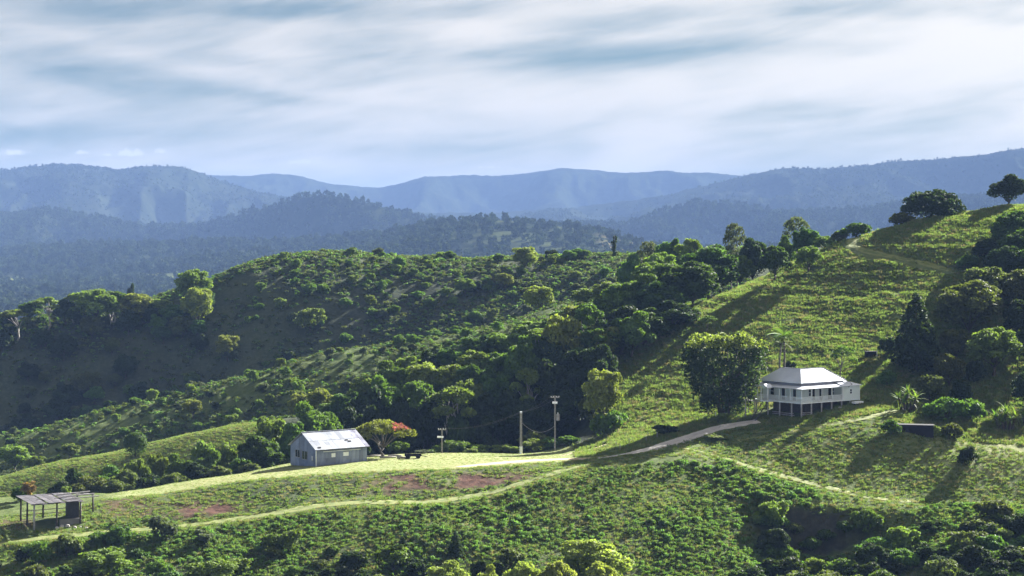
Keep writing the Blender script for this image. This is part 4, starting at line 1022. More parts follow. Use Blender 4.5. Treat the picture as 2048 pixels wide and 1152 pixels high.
for k in range(3): MB().bar((5.2, 1 + 2.2 * k, RZ + .34 + .09 * k), (10.9, 1.4 + 2.2 * k, RZ + .42 + .1 * k), .16).build('roof_pole', MATS['weathered'], shel)
for u, v in ((9.2, 7.0), (11.0, 4.6)): MB().tube([(u, v, og(u, v) - .6), (u, v, RZ + .35)], [.16, .14], 7).build('post', MATS['dark_timber'], shel, True)
MB().bar((7.6, 7.0, RZ + .33), (11.1, 4.4, RZ + .33), .16).build('beam', MATS['weathered'], shel)
for z in (.75, 1.35): MB().bar((.1, 7.0, z + og(3, 7)), (7.4, 7.0, z + og(3, 7)), .1).build('rail', MATS['dark_timber'], shel)
MB().box(4.2, 7.5, .3, .55, og(6, .4) - .4, og(6, .4) + .95).build('low_wall', MATS['concrete'], shel)
MB().box(7.3, 7.42, .6, 6.8, og(7.4, 3) - .3, RZ - .1).build('end_wall', MATS['dark_timber'], shel)
for i in range(6):
    px, py = 116 + 11 * i + rng.uniform(-3, 3), 1057 + rng.uniform(-4, 3)
    x, y = spot(px, py, 280, 330); s = rng.uniform(.2, .42)
    ro = MB().add([(-s, -s * .7, -.1), (s, -s * .6, -.1), (s * .9, s * .7, -.1), (-s, s * .6, -.1), (-s * .5, -s * .3, s * .8), (s * .6, -s * .3, s * .65), (s * .5, s * .4, s * .75), (-s * .5, s * .4, s * .8)], [(0, 3, 2, 1), (4, 5, 6, 7), (0, 1, 5, 4), (1, 2, 6, 5), (2, 3, 7, 6), (3, 0, 4, 7)]).build('stone', MATS['rock'])
    tag(ro, 'pale stone lying in front of the open shelter', 'stone', 'stones before the shelter'); ro.location = (x, y, G(x, y))

# ------------------------------------------------------------------ power poles and lines
tips = {}
def power_pole(key, label, px, base, top, r, arms, D):
    t, h, p = post_thing('power_pole', label, px, base, top, r, 'pole_timber', D=D, cat='pole', group=None)
    for (dz_, half) in arms:
        a_ = MB().box(-half, half, -.06, .06, h - dz_ - .06, h - dz_ + .06).build('crossarm', MATS['pole_timber'], t)
        for s in (-1, -.45, .45, 1): MB().tube([(s * half * .92, 0, h - dz_ + .05), (s * half * .92, 0, h - dz_ + .28)], [.05, .07], 6).build('insulator', MATS['white_plastic'], a_)
    tips[key] = (Vector(p), h)
    return t, h
t, h = power_pole('a', 'short power pole with crossarm in front of the terrace bushes', 884, 911, 857, .15, ((.25, .75),), 360)
MB().box(-.9, .25, -.2, .1, h - 1.75, h - 1.45).build('switch_box', MATS['white_plastic'], t)
t, h = power_pole('b', 'stout plain power pole rising behind the terrace', 1042, 907, 824, .27, (), 358.5)
MB().box(-.2, .2, -.2, .2, h - .25, h + .1).build('cap', MATS['white_plastic'], t)
MB().tube([(0, 0, 0), (0, 0, 1.4)], [.31, .31], 8).build('sleeve', MATS['white_plastic'], t)
t, h = power_pole('c', 'tall power pole carrying a transformer at the bend of the drive', 1110, 905, 792, .17, ((.3, .8),), 360)
MB().box(-.5, .45, -.2, .2, h - 1.45, h - 1.1).build('fuse_arm', MATS['white_plastic'], t)
tf = MB(); tf.tube([(.55, 0, h - 4.6), (.55, 0, h - 3.4)], [.32, .32], 10); tf.build('transformer', MATS['weathered'], t)
MB().tube([(.55, 0, h - 3.4), (.55, 0, h - 3.1)], [.1, .08], 6).build('bushing', MATS['white_plastic'], t)
def cable(name, label, p, q, sag, r=.014):
    p, q = Vector(p), Vector(q)
    pts = [p + (q - p) * (i / 24) - Vector((0, 0, 4 * sag * (i / 24) * (1 - i / 24))) for i in range(25)]
    return tag(MB().tube(pts, [r] * 25, 5).build(name, MATS['wire'], None), label, 'cable', 'overhead lines')
(pa, ha), (pb, hb2), (pc, hc) = tips['a'], tips['b'], tips['c']
up_ = lambda p, h, dx=0.0, dz_=0.0: (p.x + dx, p.y, p.z + h + dz_)
tag(MB().tube([Vector(up_(pb, hb2, .2, -2.0)).lerp(Vector(up_(pc, hc, 0, -5.6)), i / 24) - Vector((0, 0, 4 * 1.5 * (i / 24) * (1 - i / 24))) for i in range(25)], [.032] * 25, 5).build('service_cable', MATS['weathered'], None), 'thick pale sagging cable between the stout pole and the transformer pole', 'cable')
for s in (-.7, .7):
    cable('power_line', 'thin overhead wire between the power poles', up_(pa, ha, s, .02), up_(pb, hb2, s * .2, 0), 1.0)
    cable('power_line', 'thin overhead wire between the power poles', up_(pb, hb2, s * .2, 0), up_(pc, hc, s, 0), .5)
for dzz in (-.4, -1.0):
    cable('service_line', 'thin service wire from the tall post to the house veranda', (hpp[0], hpp[1], hpp[2] + hph + dzz), (at_house(-.3, 9.5)[0], at_house(-.3, 9.5)[1], FLZ + 2.4 + dzz * .6), .12, .018)

# ------------------------------------------------------------------ tanks, cart, logs, fence posts
x, y = spot(1830, 866, 325, 370)
t = thing('water_tank', 'dark rectangular tank half sunk in the grass under the strap leaved plant', 'tank', (x, y, G(x, y) - .35), R(-14))
MB().box(-3.2, 3.2, -.5, 1.6, -.8, 1.65).build('tank_body', MATS['tank_plastic'], t)
MB().box(-3.3, 3.3, -.6, 1.7, 1.652, 1.78).build('tank_lid', MATS['black_iron'], t)
for k in range(9): MB().box(-2.9 + .7 * k, -2.82 + .7 * k, -.56, -.501, -.4, 1.6).build('rib', MATS['tank_plastic'], t)
x, y = spot(1742, 714, 340, 420)
t = thing('feed_bin', 'small black bin on the pasture above the house', 'bin', (x, y, G(x, y)), R(8))
MB().box(-1.15, 1.0, -.5, .6, -.4, .95).build('bin_body', MATS['black_iron'], t); MB().box(-1.2, 1.05, -.55, .65, .95, 1.05).build('bin_lid', MATS['tank_plastic'], t)
post_thing('white_post', 'short white post beside the black bin', 1754, 716, 700, .06, 'white_paint')
x, y = spot(826, 917, 320, 380)
t = thing('old_cart', 'rusted dark farm cart parked beside the red tipped tree', 'cart', (x, y, G(x, y)), R(6))
MB().box(-1.5, 1.5, -.6, .6, .45, .6).box(-1.5, 1.5, -.6, -.54, .6, .95).box(-1.5, -1.44, -.53, .6, .6, .95).build('tray', MATS['black_iron'], t)
MB().bar((1.5, 0, .5), (2.6, 0, .25), .1).build('drawbar', MATS['black_iron'], t)
for u in (-.9, .9):
    for v in (-.68, .68): MB().tube([(u, v - .08, .42), (u, v + .08, .42)], [.42, .42], 14).build('wheel', MATS['black_iron'], t)
for i, (px, py, a, l) in enumerate(((748, 914, 20, 3.2), (790, 913, -12, 2.6), (776, 916, 8, 3.0), (805, 917, -4, 2.0))):
    x, y = spot(px, py, 320, 385)
    lg = MB().tube([(-l / 2, 0, .15), (0, .05, .2), (l / 2, 0, .16)], [.2, .18, .14], 7).build('log', MATS['bark_pale'], None, True)
    tag(lg, 'weathered pale log lying under the red tipped tree', 'log', 'logs under the red tipped tree'); lg.location = (x, y, G(x, y)); lg.rotation_euler = (0, 0, R(a))
for px, py in ((1206, 898), (1232, 896), (1258, 891), (1292, 884), (1314, 878), (1240, 902)):
    x, y = spot(px, py, 320, 400); z = G(x, y)
    f_ = MB().tube([(0, 0, -.4), (.03, 0, 1.25)], [.07, .055], 6).build('fence_post', MATS['weathered']); f_.location = (x, y, z)
    tag(f_, 'thin weathered fence post above the drive', 'post', 'fence posts above the drive')
for (px, py, h_) in ((1416, 832, 1.2), (1431, 836, 1.0), (1436, 826, 1.5)):
    x, y = spot(px, py, 330, 400); z = G(x, y)
    f_ = MB().tube([(0, 0, -.4), (.03, 0, h_)], [.09, .08], 6).build('gate_post', MATS['white_paint']); f_.location = (x, y, z)
    tag(f_, 'short white post by the foot of the dense clump', 'post', 'white posts by the dense clump')

# ------------------------------------------------------------------ palm and strap leaved plants
def strap(L_, w, bend, n=7, seedv=0.0, fold=.25):
    V = []; Fc = []
    for i in range(n + 1):
        t = i / n; ang = bend * t
        y_ = L_ * (math.sin(ang) / bend if bend > .01 else t) ; z_ = L_ * ((1 - math.cos(ang)) / bend if bend > .01 else 0)
        hw = w * (math.sin(math.pi * (t * .85 + .12))) ** .7 * (1 - t * .5)
        V += [(-hw, y_, -z_ + fold * hw), (0, y_, -z_), (hw, y_, -z_ + fold * hw)]
    for i in range(n):
        a = i * 3; Fc += [(a, a + 1, a + 4, a + 3), (a + 1, a + 2, a + 5, a + 4)]
    return V, Fc
def leaf_obj(V, Fc, mat, name='leaf'):
    me = mesh_from(name, V, Fc, MATS[mat], True, {'tint': np.ones((len(V), 4))})
    return me
sm1 = leaf_obj(*strap(2.5, .24, 1.0), 'leaf_light'); sm2 = leaf_obj(*strap(2.1, .24, .5), 'leaf_green'); sm3 = leaf_obj(*strap(2.3, .22, 1.9), 'leaf_olive')
def strap_plant(label, px, D, n, sc, spread):
    x, y = X_at(px, D), D
    z = G(x, y)
    t = thing('strap_leaf_plant', label, 'plant', (x, y, z), 0, None, (sc, sc, sc))
    heads = [(0, 0, 2.9), (spread, .3, 2.4), (-spread, .2, 2.5), (.4 * spread, -.6, 1.9), (-.5 * spread, -.7, 1.7), (.2, .8, 3.3)]
    for hx_, hy_, hz_ in heads:
        MB().tube([(hx_ * .5, hy_ * .5, -.6), (hx_ * .8, hy_, hz_ * .5), (hx_, hy_, hz_)], [.32, .26, .2], 7).build('stem', MATS['bark_brown'], t, True)
    for i in range(n):
        q = heads[i % len(heads)]; a = i * 2.399; k = (i // len(heads)) / (n / len(heads))
        obj('leaf', sm3 if k > .75 else (sm1 if i % 2 else sm2), t, (q[0], q[1], q[2] - .5 * k), (R(80) - R(95) * k, 0, a), (1, rng.uniform(.75, 1.15), 1))
    return t
strap_plant('big clump of upright strap leaves growing behind the dark tank', 1815, 349.5, 84, 1.0, 1.6)
strap_plant('clump of arching strap leaves at the edge of the shaded gully', 2012, 345, 84, 1.0, 1.8)
strap_plant('smaller clump of strap leaves behind the arching one', 2062, 347, 66, .95, 1.5)
# feather palm
x, y = X_at(1568, 374), 374.0
z = G(x, y); ph = Z_at(672, y) - z
palm = thing('feather_palm', 'tall palm with drooping feather fronds behind the white roof', 'palm', (x, y, z))
MB().tube([(0, 0, -.5), (.1, 0, ph * .5), (0, 0, ph)], [.26, .2, .17], 8).build('trunk', MATS['bark_grey'], palm, True)
MB().tube([(-.9, .3, -.5), (-.8, .3, ph * .45), (-.55, .2, ph * .85)], [.22, .17, .14], 8).build('trunk', MATS['bark_grey'], palm, True)
def frond(L_=4.2):
    V = []; Fc = []; n = 22
    for i in range(n):
        t = (i + .5) / n; ang = 1.25 * t; cx = L_ * math.sin(ang) / 1.25; cz = L_ * (1 - math.cos(ang)) / 1.25
        ll = .95 * math.sin(math.pi * (t * .8 + .15)) + .1
        for s in (-1, 1):
            k = len(V)
            V += [(0, cx - .07, -cz), (0, cx + .07, -cz), (s * ll * .8, cx + ll * .45, -cz - ll * .45)]
            Fc.append((k, k + 1, k + 2))
    k = len(V)
    for i in range(9):
        t = i / 8; ang = 1.25 * t; V += [(-.04, L_ * math.sin(ang) / 1.25, -L_ * (1 - math.cos(ang)) / 1.25), (.04, L_ * math.sin(ang) / 1.25, -L_ * (1 - math.cos(ang)) / 1.25)]
    for i in range(8): a = k + i * 2; Fc.append((a, a + 1, a + 3, a + 2))
    return V, Fc
fm_ = leaf_obj(*frond(), 'leaf_green', 'frond'); fm2 = leaf_obj(*frond(3.4), 'leaf_olive', 'frond')
for i in range(16): obj('frond', fm_, palm, (0, 0, ph), (R(62) - R(70) * (i / 16), 0, i * 2.399))
for i in range(10): obj('frond', fm2, palm, (-.55, .2, ph * .85), (R(58) - R(80) * (i / 10), 0, i * 2.399 + 1))
# ------------------------------------------------------------------ single trees
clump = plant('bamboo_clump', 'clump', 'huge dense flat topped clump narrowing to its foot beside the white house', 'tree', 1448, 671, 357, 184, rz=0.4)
plant('coral_tree', 'coral', 'flat topped spreading tree with red flowering tips beside the grey shed', 'tree', 766, 838, 352, 128, rz=0.0)
plant_on('conical_tree', 'cone', 'tall dark conical tree hung with creeper behind the house', 'tree', 1832, 584, 742, 108, 345, 470, None, 0)
plant('ball_shrub', 'ball', 'dark clipped ball shaped bush standing on the green spur', 'shrub', 271, 863, 391, 50)
plant('snag_tree', 'snag', 'thin creeper clad dead trunk standing alone on the back ridge', 'tree', 1229, 470, 652, 17)
plant_on('lone_tree', 'round', 'small round tree with bare trunk casting a long shadow down the pasture', 'tree', 1550, 489, 562, 66, 395, 470, None, 0)
plant_on('lone_bush', 'light', 'pale rounded bushy tree on the pasture edge near the hilltop', 'tree', 1617, 490, 545, 56, 395, 470, None, 0)
plant('domed_tree', 'dome', 'broad dark domed tree on the hilltop skyline', 'tree', 1864, 383, 455, 126, var=0)
plant('dark_shrub', 'darkshrub', 'low dark shrub leaning against the domed hilltop tree', 'shrub', 1803, 418, 453, 58)
plant('hilltop_tree', 'dark', 'bushy crowned dark tree on the highest part of the skyline', 'tree', 2018, 349, 459, 78, var=1)
plant('hilltop_tree', 'pine', 'dark tree behind the bushy crowned tree on the highest skyline', 'tree', 2085, 360, 486, 90)
plant('dark_shrub', 'darkshrub', 'long low dark thicket on the skyline where the hill track turns', 'shrub', 1712, 438, 449, 78)
plant('dark_shrub', 'darkshrub', 'small dark bush at the low end of the skyline thicket', 'shrub', 1678, 455, 450, 40)
plant('grey_tree', 'sparse', 'tall grey half bare tree standing above the tree belt', 'tree', 1468, 438, 500, 64, var=0)
plant('grey_tree', 'sparse', 'grey open tree rising behind the round bush on the skyline', 'tree', 1592, 425, 492, 66, var=1)
plant('round_tree', 'round', 'compact dark green dome in front of the grey skyline tree', 'tree', 1610, 449, 468, 56, var=2)
plant('round_tree', 'dark', 'dark bushy tree between the belt and the lone pasture tree', 'tree', 1505, 477, 456, 74, var=1)
plant('round_tree', 'round', 'small bushy tree below the grey skyline trees', 'tree', 1572, 470, 472, 46, var=1)
plant('light_bush', 'light', 'light green bush at the pasture edge below the skyline thicket', 'shrub', 1650, 470, 464, 50)
plant('palm_backdrop_bush', 'darkshrub', 'dark bush at the foot of the palm behind the house', 'shrub', 1578, 716, 376, 30)
plant('slim_tree', 'slim', 'slim young tree with thin trunk behind the right end of the house', 'tree', 1689, 686, 369, 62)
for q, (a, b, d, w) in enumerate(((1652, 735, 367, 40), (1628, 738, 366, 36), (1672, 738, 368, 34))):
    plant('garden_bush', 'lightshrub', 'light green garden bush right behind the white roof', 'shrub', a, b, d, w, 'bushes behind the house roof')
plant('yellow_tree', 'light', 'yellow green bushy tree standing before the dark tree belt', 'tree', 1206, 735, 367, 86, var=1)
plant('young_tree', 'slim', 'thin pale sapling on the shaded pasture above the dense clump', 'tree', 1418, 628, 403, 40)
plant_on('yellow_bush', 'light', 'yellow green dome shaped tree in the gully right of the conical tree', 'tree', 1988, 650, 755, 112, 345, 470, None, 0)
plant_on('olive_bush', 'olive', 'big olive rounded thicket above the conical tree', 'shrub', 1938, 556, 668, 150, 360, 470, None, 0)
plant_on('olive_bush', 'olive', 'olive thicket crowning the gully above the big rounded one', 'shrub', 1976, 525, 615, 120, 370, 470, None, 1)
plant_on('olive_bush', 'olive', 'olive thicket at the head of the gully beside the hill track', 'shrub', 2050, 536, 625, 110, 370, 470, None, 0)
for a, b, d, w, k in ((1912, 652, 384, 70, 'olive'), (1898, 704, 377, 72, 'olive'), (1776, 668, 379, 44, 'darkshrub'), (1774, 730, 371, 46, 'darkshrub'),
                      (2046, 600, 396, 90, 'dark'), (1948, 712, 374, 56, 'darkshrub'), (2060, 655, 384, 80, 'dark'), (1858, 738, 368, 66, 'darkshrub'),
                      (2058, 745, 364, 80, 'dark'), (1925, 752, 366, 60, 'darkshrub')):
    plant_on('gully_bush', k, 'dark dense bush in the gully right of the house', 'shrub', a, b, b + w * .95, w, 340, 470, 'dark bushes filling the gully')
for a, b, d, w in ((2026, 424, 458, 90), (1972, 472, 442, 70), (2036, 462, 438, 84), (1936, 502, 430, 56), (2010, 496, 428, 90), (2080, 490, 430, 90)):
    plant_on('hillside_thicket', 'dome' if w > 80 else 'darkshrub', 'dark thicket on the hillside above the hill track', 'shrub', a, b, b + w * .62, w, 385, 475, 'dark thickets high on the hillside')
plant_on('green_bush', 'lightshrub', 'bright green leafy bush between the two strap leaved plants', 'shrub', 1893, 782, 842, 96, 330, 400)
plant_on('green_bush', 'lightshrub', 'bright green leafy bush at the edge of the shade by the strap leaved plants', 'shrub', 1940, 786, 838, 84, 330, 400)
plant_on('green_bush', 'darkshrub', 'round bush on the knoll below the dark tank', 'shrub', 1907, 838, 878, 50, 320, 380)
plant_on('green_bush', 'darkshrub', 'lone bush on the lower knoll throwing a long shadow', 'shrub', 1934, 886, 932, 52, 310, 380)
plant_on('tank_bush', 'darkshrub', 'dark bush crowding the left end of the dark tank', 'shrub', 1783, 832, 868, 46, 325, 375)
plant_on('tank_bush', 'shrub', 'weedy bush at the right corner of the dark tank', 'shrub', 1868, 846, 874, 30, 322, 375)
for a, b, w in ((1590, 1040, 40), (1650, 1052, 46), (1690, 1036, 40), (1622, 1066, 50), (1560, 1062, 44)):
    plant_on('hollow_shrub', 'darkshrub', 'dark shrub clinging inside the eroded hollow', 'shrub', a, b, b + w * .7, w, 290, 330, 'shrubs inside the eroded hollow')
plant('garden_bush', 'shrub', 'grey green garden bush at the right end of the house', 'shrub', 1738, 806, 356, 26)
plant('garden_bush', 'lightshrub', 'low pale bush at the foot of the dense clump by the drive', 'shrub', 1448, 822, 352, 34)
for a, b, d, w in ((1508, 792, 366, 26), (1518, 800, 364, 22)):
    plant('garden_bush', 'lightshrub', 'sunlit bush behind the post left of the house', 'shrub', a, b, d, w, 'sunlit bushes left of the house')
plant('bank_bush', 'shrub', 'pale scrubby bush below the yellow green tree', 'shrub', 1228, 812, 365, 60)
plant('bank_bush', 'lightshrub', 'small green bush at the foot of the yellow green tree', 'shrub', 1200, 815, 364, 44)
plant('bank_bush', 'darkshrub', 'dark low bush on the drive bank below the pasture', 'shrub', 1330, 846, 350, 60)
plant('bank_bush', 'shrub', 'weedy bush on the lower side of the drive', 'shrub', 1432, 868, 340, 60)

# ------------------------------------------------------------------ tree belt in the gully behind the terrace
BELT = [  # px, top row, D, width, kind
 (1368, 515, 432, 124, 'round'), (1416, 486, 446, 110, 'round'), (1292, 545, 430, 96, 'round'), (1240, 560, 428, 84, 'round'), (1325, 560, 424, 92, 'round'),
 (1345, 600, 416, 96, 'dark'), (1290, 610, 412, 100, 'round'), (1245, 612, 410, 96, 'dark'), (1200, 592, 428, 84, 'round'), (1155, 608, 430, 80, 'light'), (1200, 640, 406, 96, 'dark'),
 (1112, 622, 430, 80, 'round'), (1064, 640, 430, 76, 'light'), (1155, 655, 404, 96, 'round'), (1110, 668, 402, 92, 'dark'), (1150, 700, 392, 92, 'dark'), (1100, 720, 390, 84, 'dark'), (1195, 690, 390, 80, 'dark'),
 (1010, 660, 428, 80, 'light'), (960, 664, 426, 76, 'round'), (1060, 680, 408, 84, 'round'), (1005, 700, 408, 80, 'round'), (950, 697, 410, 70, 'light'), (905, 690, 424, 70, 'round'), (862, 700, 424, 70, 'dark'), (820, 708, 426, 64, 'light'),
 (1055, 728, 388, 66, 'gum'), (990, 733, 394, 66, 'round'), (905, 763, 381, 92, 'gum'), (838, 752, 388, 84, 'gum'), (902, 724, 402, 84, 'light'), (845, 722, 404, 74, 'light'), (782, 720, 408, 76, 'round'),
 (775, 748, 396, 80, 'round'), (735, 748, 406, 70, 'light'), (738, 772, 392, 84, 'dark'), (700, 778, 398, 74, 'round'), (945, 748, 392, 66, 'light'), (865, 790, 384, 76, 'dark'), (960, 790, 384, 90, 'dark'), (1010, 780, 384, 80, 'dark'),
 (1060, 800, 380, 90, 'dark'), (1110, 785, 382, 84, 'dark'), (1150, 775, 380, 76, 'dark'), (800, 795, 384, 84, 'dark'), (745, 810, 382, 80, 'dark'), (690, 815, 384, 70, 'dark'), (1185, 770, 376, 60, 'darkshrub'), (1070, 850, 370, 60, 'darkshrub'),
 (1380, 470, 470, 60, 'gum'), (1345, 468, 500, 62, 'round'), (1296, 474, 520, 50, 'sparse'), (1320, 500, 480, 70, 'light'), (1440, 520, 448, 60, 'light'), (1480, 505, 452, 54, 'round'), (1265, 505, 520, 60, 'round'), (1385, 545, 430, 60, 'round'),
 (1215, 560, 460, 60, 'light'), (1170, 575, 470, 60, 'light'), (1300, 520, 470, 70, 'light'), (665, 800, 400, 60, 'light'), (640, 775, 420, 50, 'light'), (600, 785, 430, 44, 'light'), (1030, 745, 396, 50, 'dark'), (920, 800, 380, 60, 'darkshrub'),
]
BL = {'round': ('round_tree', 'dense round green tree in the belt behind the terrace'), 'dark': ('shaded_tree', 'dark dense tree standing low in the belt behind the terrace'),
      'light': ('pale_tree', 'light green bushy tree on the sunny side of the belt'), 'gum': ('gum_tree', 'pale trunked gum tree with open crown in the belt'),
      'sparse': ('open_tree', 'open half bare tree at the top end of the belt'), 'darkshrub': ('belt_shrub', 'dark shrub at the foot of the tree belt')}
for q in range(34):
    t_ = rng.random(); a = 700 + 560 * t_ + rng.normal() * 30
    BELT.append((a, 792 - 225 * ((a - 640) / 620) + rng.uniform(0, 60), rng.uniform(396, 432), rng.uniform(60, 88), ('round', 'gum', 'light', 'round')[q % 4]))
for a, b, d, w, k in BELT:
    w *= 1.18
    plant(BL[k][0], k, BL[k][1], 'shrub' if k == 'darkshrub' else 'tree', a, b, d, w, BL[k][0].replace('_', ' ') + 's of the belt')
# around the shed
plant('layered_tree', 'round', 'dark green spreading tree right behind the grey shed', 'tree', 628, 800, 374, 112, var=1)
plant('layered_tree', 'round', 'dark green tree reaching over the left end of the shed', 'tree', 588, 838, 368, 70, var=3)
plant('pale_tree', 'light', 'yellow green round tree left of the shed', 'tree', 542, 822, 374, 84, var=2)
plant('dark_tree', 'round', 'dark bushy tree between the shed and the yellow green tree', 'tree', 520, 868, 360, 96, var=0)
plant('shed_bush', 'lightshrub', 'small pale bush peeping over the shed ridge', 'shrub', 672, 862, 372, 44)
for a, b, d, w, k in ((478, 905, 352, 70, 'darkshrub'), (452, 880, 362, 60, 'light'), (420, 900, 356, 60, 'round'), (405, 876, 368, 66, 'light'), (358, 906, 350, 62, 'round'), (318, 898, 356, 50, 'light'),
                      (275, 912, 352, 60, 'light'), (250, 935, 346, 64, 'olive'), (212, 930, 350, 90, 'round'), (180, 945, 345, 90, 'olive'), (150, 935, 352, 70, 'dark'), (120, 962, 342, 60, 'dark'),
                      (232, 958, 341, 60, 'olive'), (440, 925, 346, 50, 'darkshrub'), (500, 920, 350, 50, 'darkshrub'), (300, 940, 344, 70, 'darkshrub'), (345, 940, 342, 60, 'darkshrub'), (395, 925, 347, 60, 'dark')):
    plant('hollow_bush', k, 'bushy growth crowding the hollow left of the terrace', 'shrub', a, b, d, w, 'bushes in the hollow left of the terrace')
plant('rust_tree', 'rust', 'half dead tree with rusty brown leaves behind the open shelter', 'tree', 58, 958, 318, 34, var=0)
plant('shelter_tree', 'darkshrub', 'dark bush beside the rusty tree behind the open shelter', 'shrub', 38, 965, 320, 40)
plant('shelter_tree', 'lightshrub', 'small round sunlit bush behind the roof of the open shelter', 'shrub', 133, 967, 322, 28)
for a, b, d, w, k in ((905, 874, 366, 96, 'shrub'), (868, 895, 364, 40, 'shrub'), (960, 885, 366, 60, 'lightshrub'), (985, 872, 368, 50, 'darkshrub'), (1005, 886, 364, 50, 'shrub'), (1070, 874, 364, 64, 'shrub'), (1100, 868, 365, 56, 'shrub'),
                      (1138, 866, 364, 50, 'lightshrub'), (1030, 890, 362, 40, 'lightshrub'), (945, 895, 363, 40, 'lightshrub'), (845, 900, 361, 36, 'shrub'), (795, 876, 364, 50, 'lightshrub'), (730, 888, 366, 40, 'darkshrub')):
    plant('hedge_bush', k, 'grey green bush lining the back edge of the terrace', 'shrub', a, b, d, w, 'bushes along the back of the terrace')

# ------------------------------------------------------------------ foreground trees
plant('willow_tree', 'willow', 'biggest pale feathery tree at the foot of the slope', 'tree', 1178, 1066, 277, 150, var=0)
plant('willow_tree', 'willow', 'pale feathery round tree alone left of the feathery group', 'tree', 893, 1114, 271, 112, var=1)
for a, b, d, w in ((1052, 1112, 270, 90), (1112, 1108, 268, 80), (975, 1122, 266, 66), (1205, 1110, 268, 90)):
    plant('willow_tree', 'willow', 'lower pale feathery tree huddled round the biggest feathery one', 'tree', a, b, d, w, 'lower feathery trees at the foot of the slope')
plant('feathery_bush', 'light', 'olive round bushy tree below the open shelter', 'tree', 200, 1096, 276, 116, var=0)
plant('feathery_bush', 'light', 'light green bushy tree below the left red bank', 'tree', 420, 1114, 273, 110, var=2)
plant('creeper_stump', 'cone', 'dark pointed creeper covered stump on the foreground slope', 'stump', 911, 1061, 288, 36, var=1)
plant('creeper_stump', 'cone', 'blunt leaning creeper covered stump with a dark shadow', 'stump', 806, 1072, 286, 44, var=0)
for i in range(86):
    px = rng.uniform(-60, 1130); D = rng.uniform(266, 292 if px < 600 else 288)
    if 850 < px < 1000 and D > 282: continue
    gy = HY + (CZ - G(X_at(px, D), D)) / D * F
    w = rng.uniform(30, 80)
    k = ('darkshrub', 'shrub', 'darkshrub', 'lightshrub')[i % 4]; side = 'left of the feathery trees' if px < 800 else 'round the feathery trees'
    plant('slope_bush', k, {'darkshrub': 'dark leafy', 'shrub': 'grey green', 'lightshrub': 'light green'}[k] + ' bush in the foot slope thicket ' + side, 'shrub', px, gy - w * rng.uniform(.5, .85), D, w, k + ' bushes at the foot of the slope, ' + side)
for i in range(170):
    px = rng.uniform(1430, 2130); D = rng.uniform(266, 308)
    if px < 1520 and D > 285: continue
    if 1560 < px < 1715 and D > 301 + 3 * rng.random(): continue
    gy = HY + (CZ - G(X_at(px, D), D)) / D * F
    w = rng.uniform(34, 100)
    k = ('darkshrub', 'dark', 'darkshrub', 'lightshrub')[i % 4]; side = 'in front of the eroded cutting' if px < 1760 else 'right of the eroded cutting'
    plant('cutting_bush', k, {'darkshrub': 'dark low', 'dark': 'dark dense', 'lightshrub': 'lighter green'}[k] + ' bush in the rank thicket ' + side, 'shrub', px, gy - w * rng.uniform(.5, .8), D, w, k + ' bushes ' + side)

# ------------------------------------------------------------------ wood on the left end of the back ridge
plant_on('tall_gum', 'light', 'tall sunlit yellowish tree on the back ridge, upper of the pair', 'tree', 386, 535, 612, 78, 520, 700, None, 0)
plant_on('tall_gum', 'light', 'tall sunlit yellowish tree on the back ridge, lower of the pair', 'tree', 396, 572, 660, 74, 520, 700, None, 1)
plant_on('lower_bush', 'light', 'pale round tree on the shaded slope under the tall sunlit trees', 'tree', 455, 668, 724, 54, 515, 700, None, 1)
for a, b, d, w, k in ((190, 574, 596, 110, 'light'), (225, 578, 600, 70, 'gum'), (272, 584, 598, 84, 'light'), (320, 596, 594, 60, 'light'), (150, 585, 590, 60, 'gum'), (95, 590, 590, 70, 'gum'), (60, 600, 586, 60, 'round'),
                      (30, 615, 582, 70, 'gum'), (-5, 622, 580, 60, 'round'), (350, 606, 596, 60, 'round'), (262, 566, 612, 26, 'dark'), (140, 588, 608, 30, 'dark')):
    plant_on('ridge_tree', k, 'sunlit tree along the wooded left end of the back ridge', 'tree', a, b, b + w * (.75 if k != 'gum' else 1.0), w, 520, 700, 'trees on the left end of the back ridge')
for i in range(54):
    px = rng.uniform(-120, 410); D = rng.uniform(566, 612) - 0.03 * (410 - px)
    gy = HY + (CZ - G(X_at(px, D), D)) / D * F
    w = rng.uniform(28, 62)
    k = ('dark', 'round', 'olive', 'dark')[i % 4]
    plant('shaded_tree', k, {'dark': 'dark shaded', 'round': 'green shaded', 'olive': 'olive shaded'}[k] + ' tree in the wood on the left end of the back ridge', 'tree', px, gy - w * rng.uniform(.7, 1.1), D, w, k + ' shaded trees of the back ridge wood')

